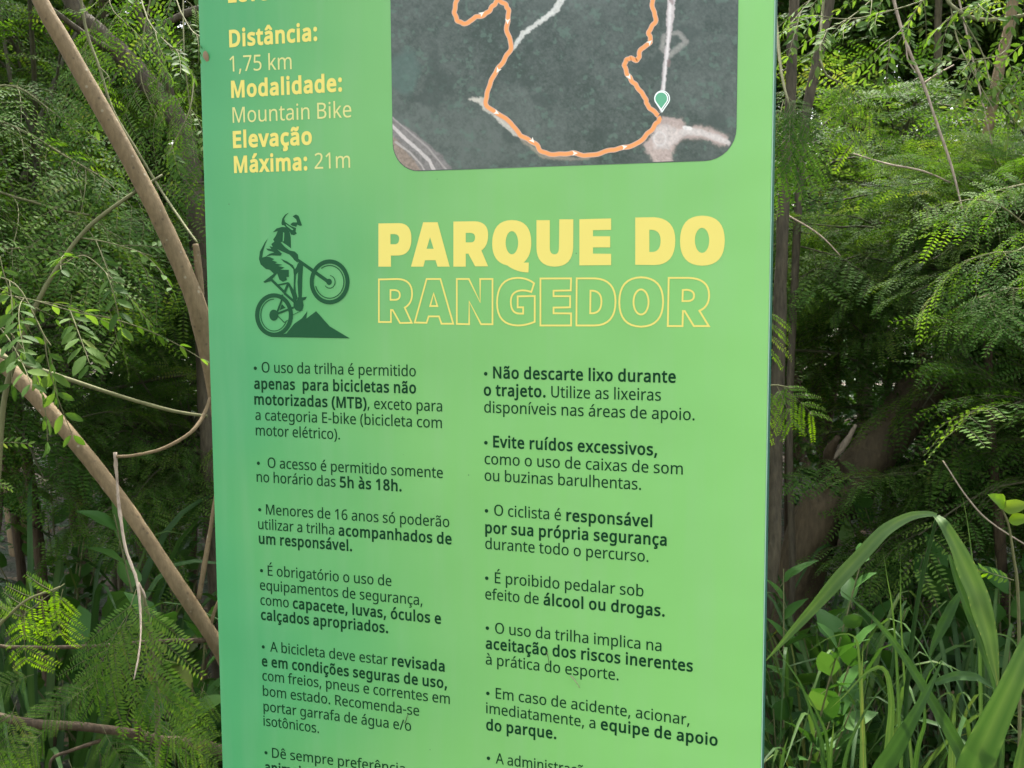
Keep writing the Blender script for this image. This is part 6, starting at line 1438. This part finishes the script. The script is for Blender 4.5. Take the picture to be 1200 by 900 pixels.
# taller trees: their crowns roof the thicket and break up the sun
WH = ['far left', 'upper left', 'left of the sign', 'behind the sign', 'right of the sign', 'upper right', 'far right']
n = 0
for row, (d, pxs, h, c, cs) in enumerate([(4.6, (-260, -60, 380, 480, 590, 1500, 1650), 3.7, 2, .8), (6.6, (-200, 30, 260, 520, 800, 1010, 1260), 3.3, 4, 1.15), (8.6, (-150, 70, 250, 480, 760, 960, 1180), 3.6, 2, 1.5), (8.0, (-40, 170, 350, 600, 880, 1080, 1330), 2.2, 4, 1.3)]):
    for j, px in enumerate(pxs):
        nm = ['tree with a feathery crown', 'tree with a dense broad leaved crown', 'tall feathery tree', 'low bushy tree'][row]
        lab = 'second row %s standing %s' % (nm, WH[j]) if row == 1 else ('back row %s standing %s' % (nm, WH[j]) if row >= 2 else 'front row %s standing %s' % (nm, WH[j]))
        tree_px('forest_tree', px + (j * 37 + row * 53) % 41 - 20, d + ((j * 7 + row * 3) % 5 - 2) * .18, h + ((j * 5 + row) % 4 - 1.5) * .16, c if (j + row) % 3 else 3, cs * (1 + .06 * ((j * 3) % 4 - 1.5)), lab, 'tree', 'trees of the wood', n)
        n += 1

tree('forest_tree', -2.3, -1.5, 3.0, 2, .8, 'unseen feathery crowned tree added left of the viewer to shade the sign', 'tree', 'trees of the wood', 41)  # out of view, added to hold skylight off the sign's left side

# the far wood: one mass of leaves and stems that closes the view
def far_wood():
    rng = np.random.default_rng(9); mb = MB()
    K = 68000
    px = rng.uniform(-1000, 2500, K); d = rng.uniform(9.5, 13.5, K); z = np.where(rng.uniform(0, 1, K) < .3, rng.uniform(-.1, 1.6, K), rng.uniform(-.1, 7.5, K))
    base = CAMW + d[:, None] * (((px - 600) / FPX)[:, None] * AX + AZ); base[:, 2] = z
    keep = rng.uniform(0, 1, K) < (0.8 + 0.2 * (np.sin(base[:, 0] * 1.7 + z * 1.1) * np.sin(base[:, 1] * 1.3 - z * 1.9) > -.35))
    base = base[keep]; K = len(base)
    D = nrm(rng.standard_normal((K, 3)) + np.array([0, 0, -.4])); Nn = nrm(rng.standard_normal((K, 3)) + np.array([0, 0, 1.4])); W = nrm(np.cross(Nn, D))
    ln = rng.uniform(.10, .24, K)
    V, Q = leaflets(base, D, W, ln, ln * .24); mb.add(V, Q, 0, np.repeat(np.clip(.42 + .15 * rng.standard_normal(K), 0, 1), 4))
    return link('far_wood', mb.mesh('far_wood'), M_BROAD)
tag(far_wood(), kind='stuff', label='dense far wood closing the view behind the thicket', cat='wood')
# low ground cover and fallen leaves
def cover():
    rng = np.random.default_rng(19); mb = MB()
    for i in range(2600):
        px = rng.uniform(-200, 1400); d = rng.uniform(2.4, 9.0); p = on_ground(px, d) + np.array([0, 0, .02])
        h = rng.uniform(.04, .22); q = p + np.array([rng.uniform(-.05, .05), rng.uniform(-.05, .05), h])
        for j in range(int(rng.integers(2, 5))):
            az = rng.uniform(0, 6.28); dd = unit([math.cos(az), math.sin(az), rng.uniform(-.2, .5)])
            mb.add_arr(BR[rng.integers(8)], basis(dd), q, rng.uniform(.5, 1.0), .1 * rng.standard_normal())
    return link('ground_cover', mb.mesh('ground_cover'), [M_BROAD, M_TWIG])
tag(cover(), kind='stuff', label='low leafy ground cover under the trees', cat='ground cover')
def litter():
    rng = np.random.default_rng(29); mb = MB()
    for i in range(3500):
        px = rng.uniform(-300, 1500); d = rng.uniform(1.6, 9.0); p = on_ground(px, d) + np.array([0, 0, .03 + rng.uniform(0, .02)])
        az = rng.uniform(0, 6.28); dd = unit([math.cos(az), math.sin(az), rng.uniform(-.2, .2)])
        mb.add_arr(BR[rng.integers(8)], basis(dd), p, rng.uniform(.4, 1.0), .2 * rng.standard_normal())
    return link('leaf_litter', mb.mesh('leaf_litter'), [M_LITTER, M_TWIG])
tag(litter(), kind='stuff', label='fallen dry leaves on the forest floor', cat='leaf litter')

# small things caught on the sign
def stuck(name, label, cat, kind, b, t, mat, dt=0.0, w=1.0):
    bu, bv = on_sign(*b); tu, tv = on_sign(*t); B = l2w((bu, bv, -.002)); T = l2w((tu, tv, -.003)); d = T - B
    rt = plant(name, B, label, cat); mb = MB()
    if kind == 'leaf':
        arr = BR[3]; mb.add_arr(arr, basis(d, (0, -1, 0)), np.zeros(3), np.linalg.norm(d) / arr[0][:, 0].max(), dt)
        link('blade', mb.mesh('blade'), [mat, M_TWIG], rt)
    else:
        P = smooth_path([np.zeros(3), d * .5 + np.array([.001, -.001, .001]), d], 8); tube(mb, P, np.linspace(w, w * .5, 8), 5, 0, .5)
        link('stem', mb.mesh('stem', True), mat, rt)
stuck('dry_leaflet', 'tiny dry leaflet stuck near the top left edge of the sign', 'leaf', 'leaf', (241, 60), (244, 74), M_LITTER, .2)
stuck('plant_fibre', 'tiny white curl of fibre stuck on the sign below the risk rule', 'fibre', 'stem', (669, 791), (680, 805), M_PALE, w=.0007)
stuck('plant_fibre', 'tiny dark fibre stuck on the sign between the words of the risk rule', 'fibre', 'stem', (641, 763), (644, 778), M_BARK, w=.0006)
stuck('plant_fibre', 'tiny dark fibre stuck on the sign beside the water bottle rule', 'fibre', 'stem', (475, 847), (479, 836), M_BARK, w=.0007)
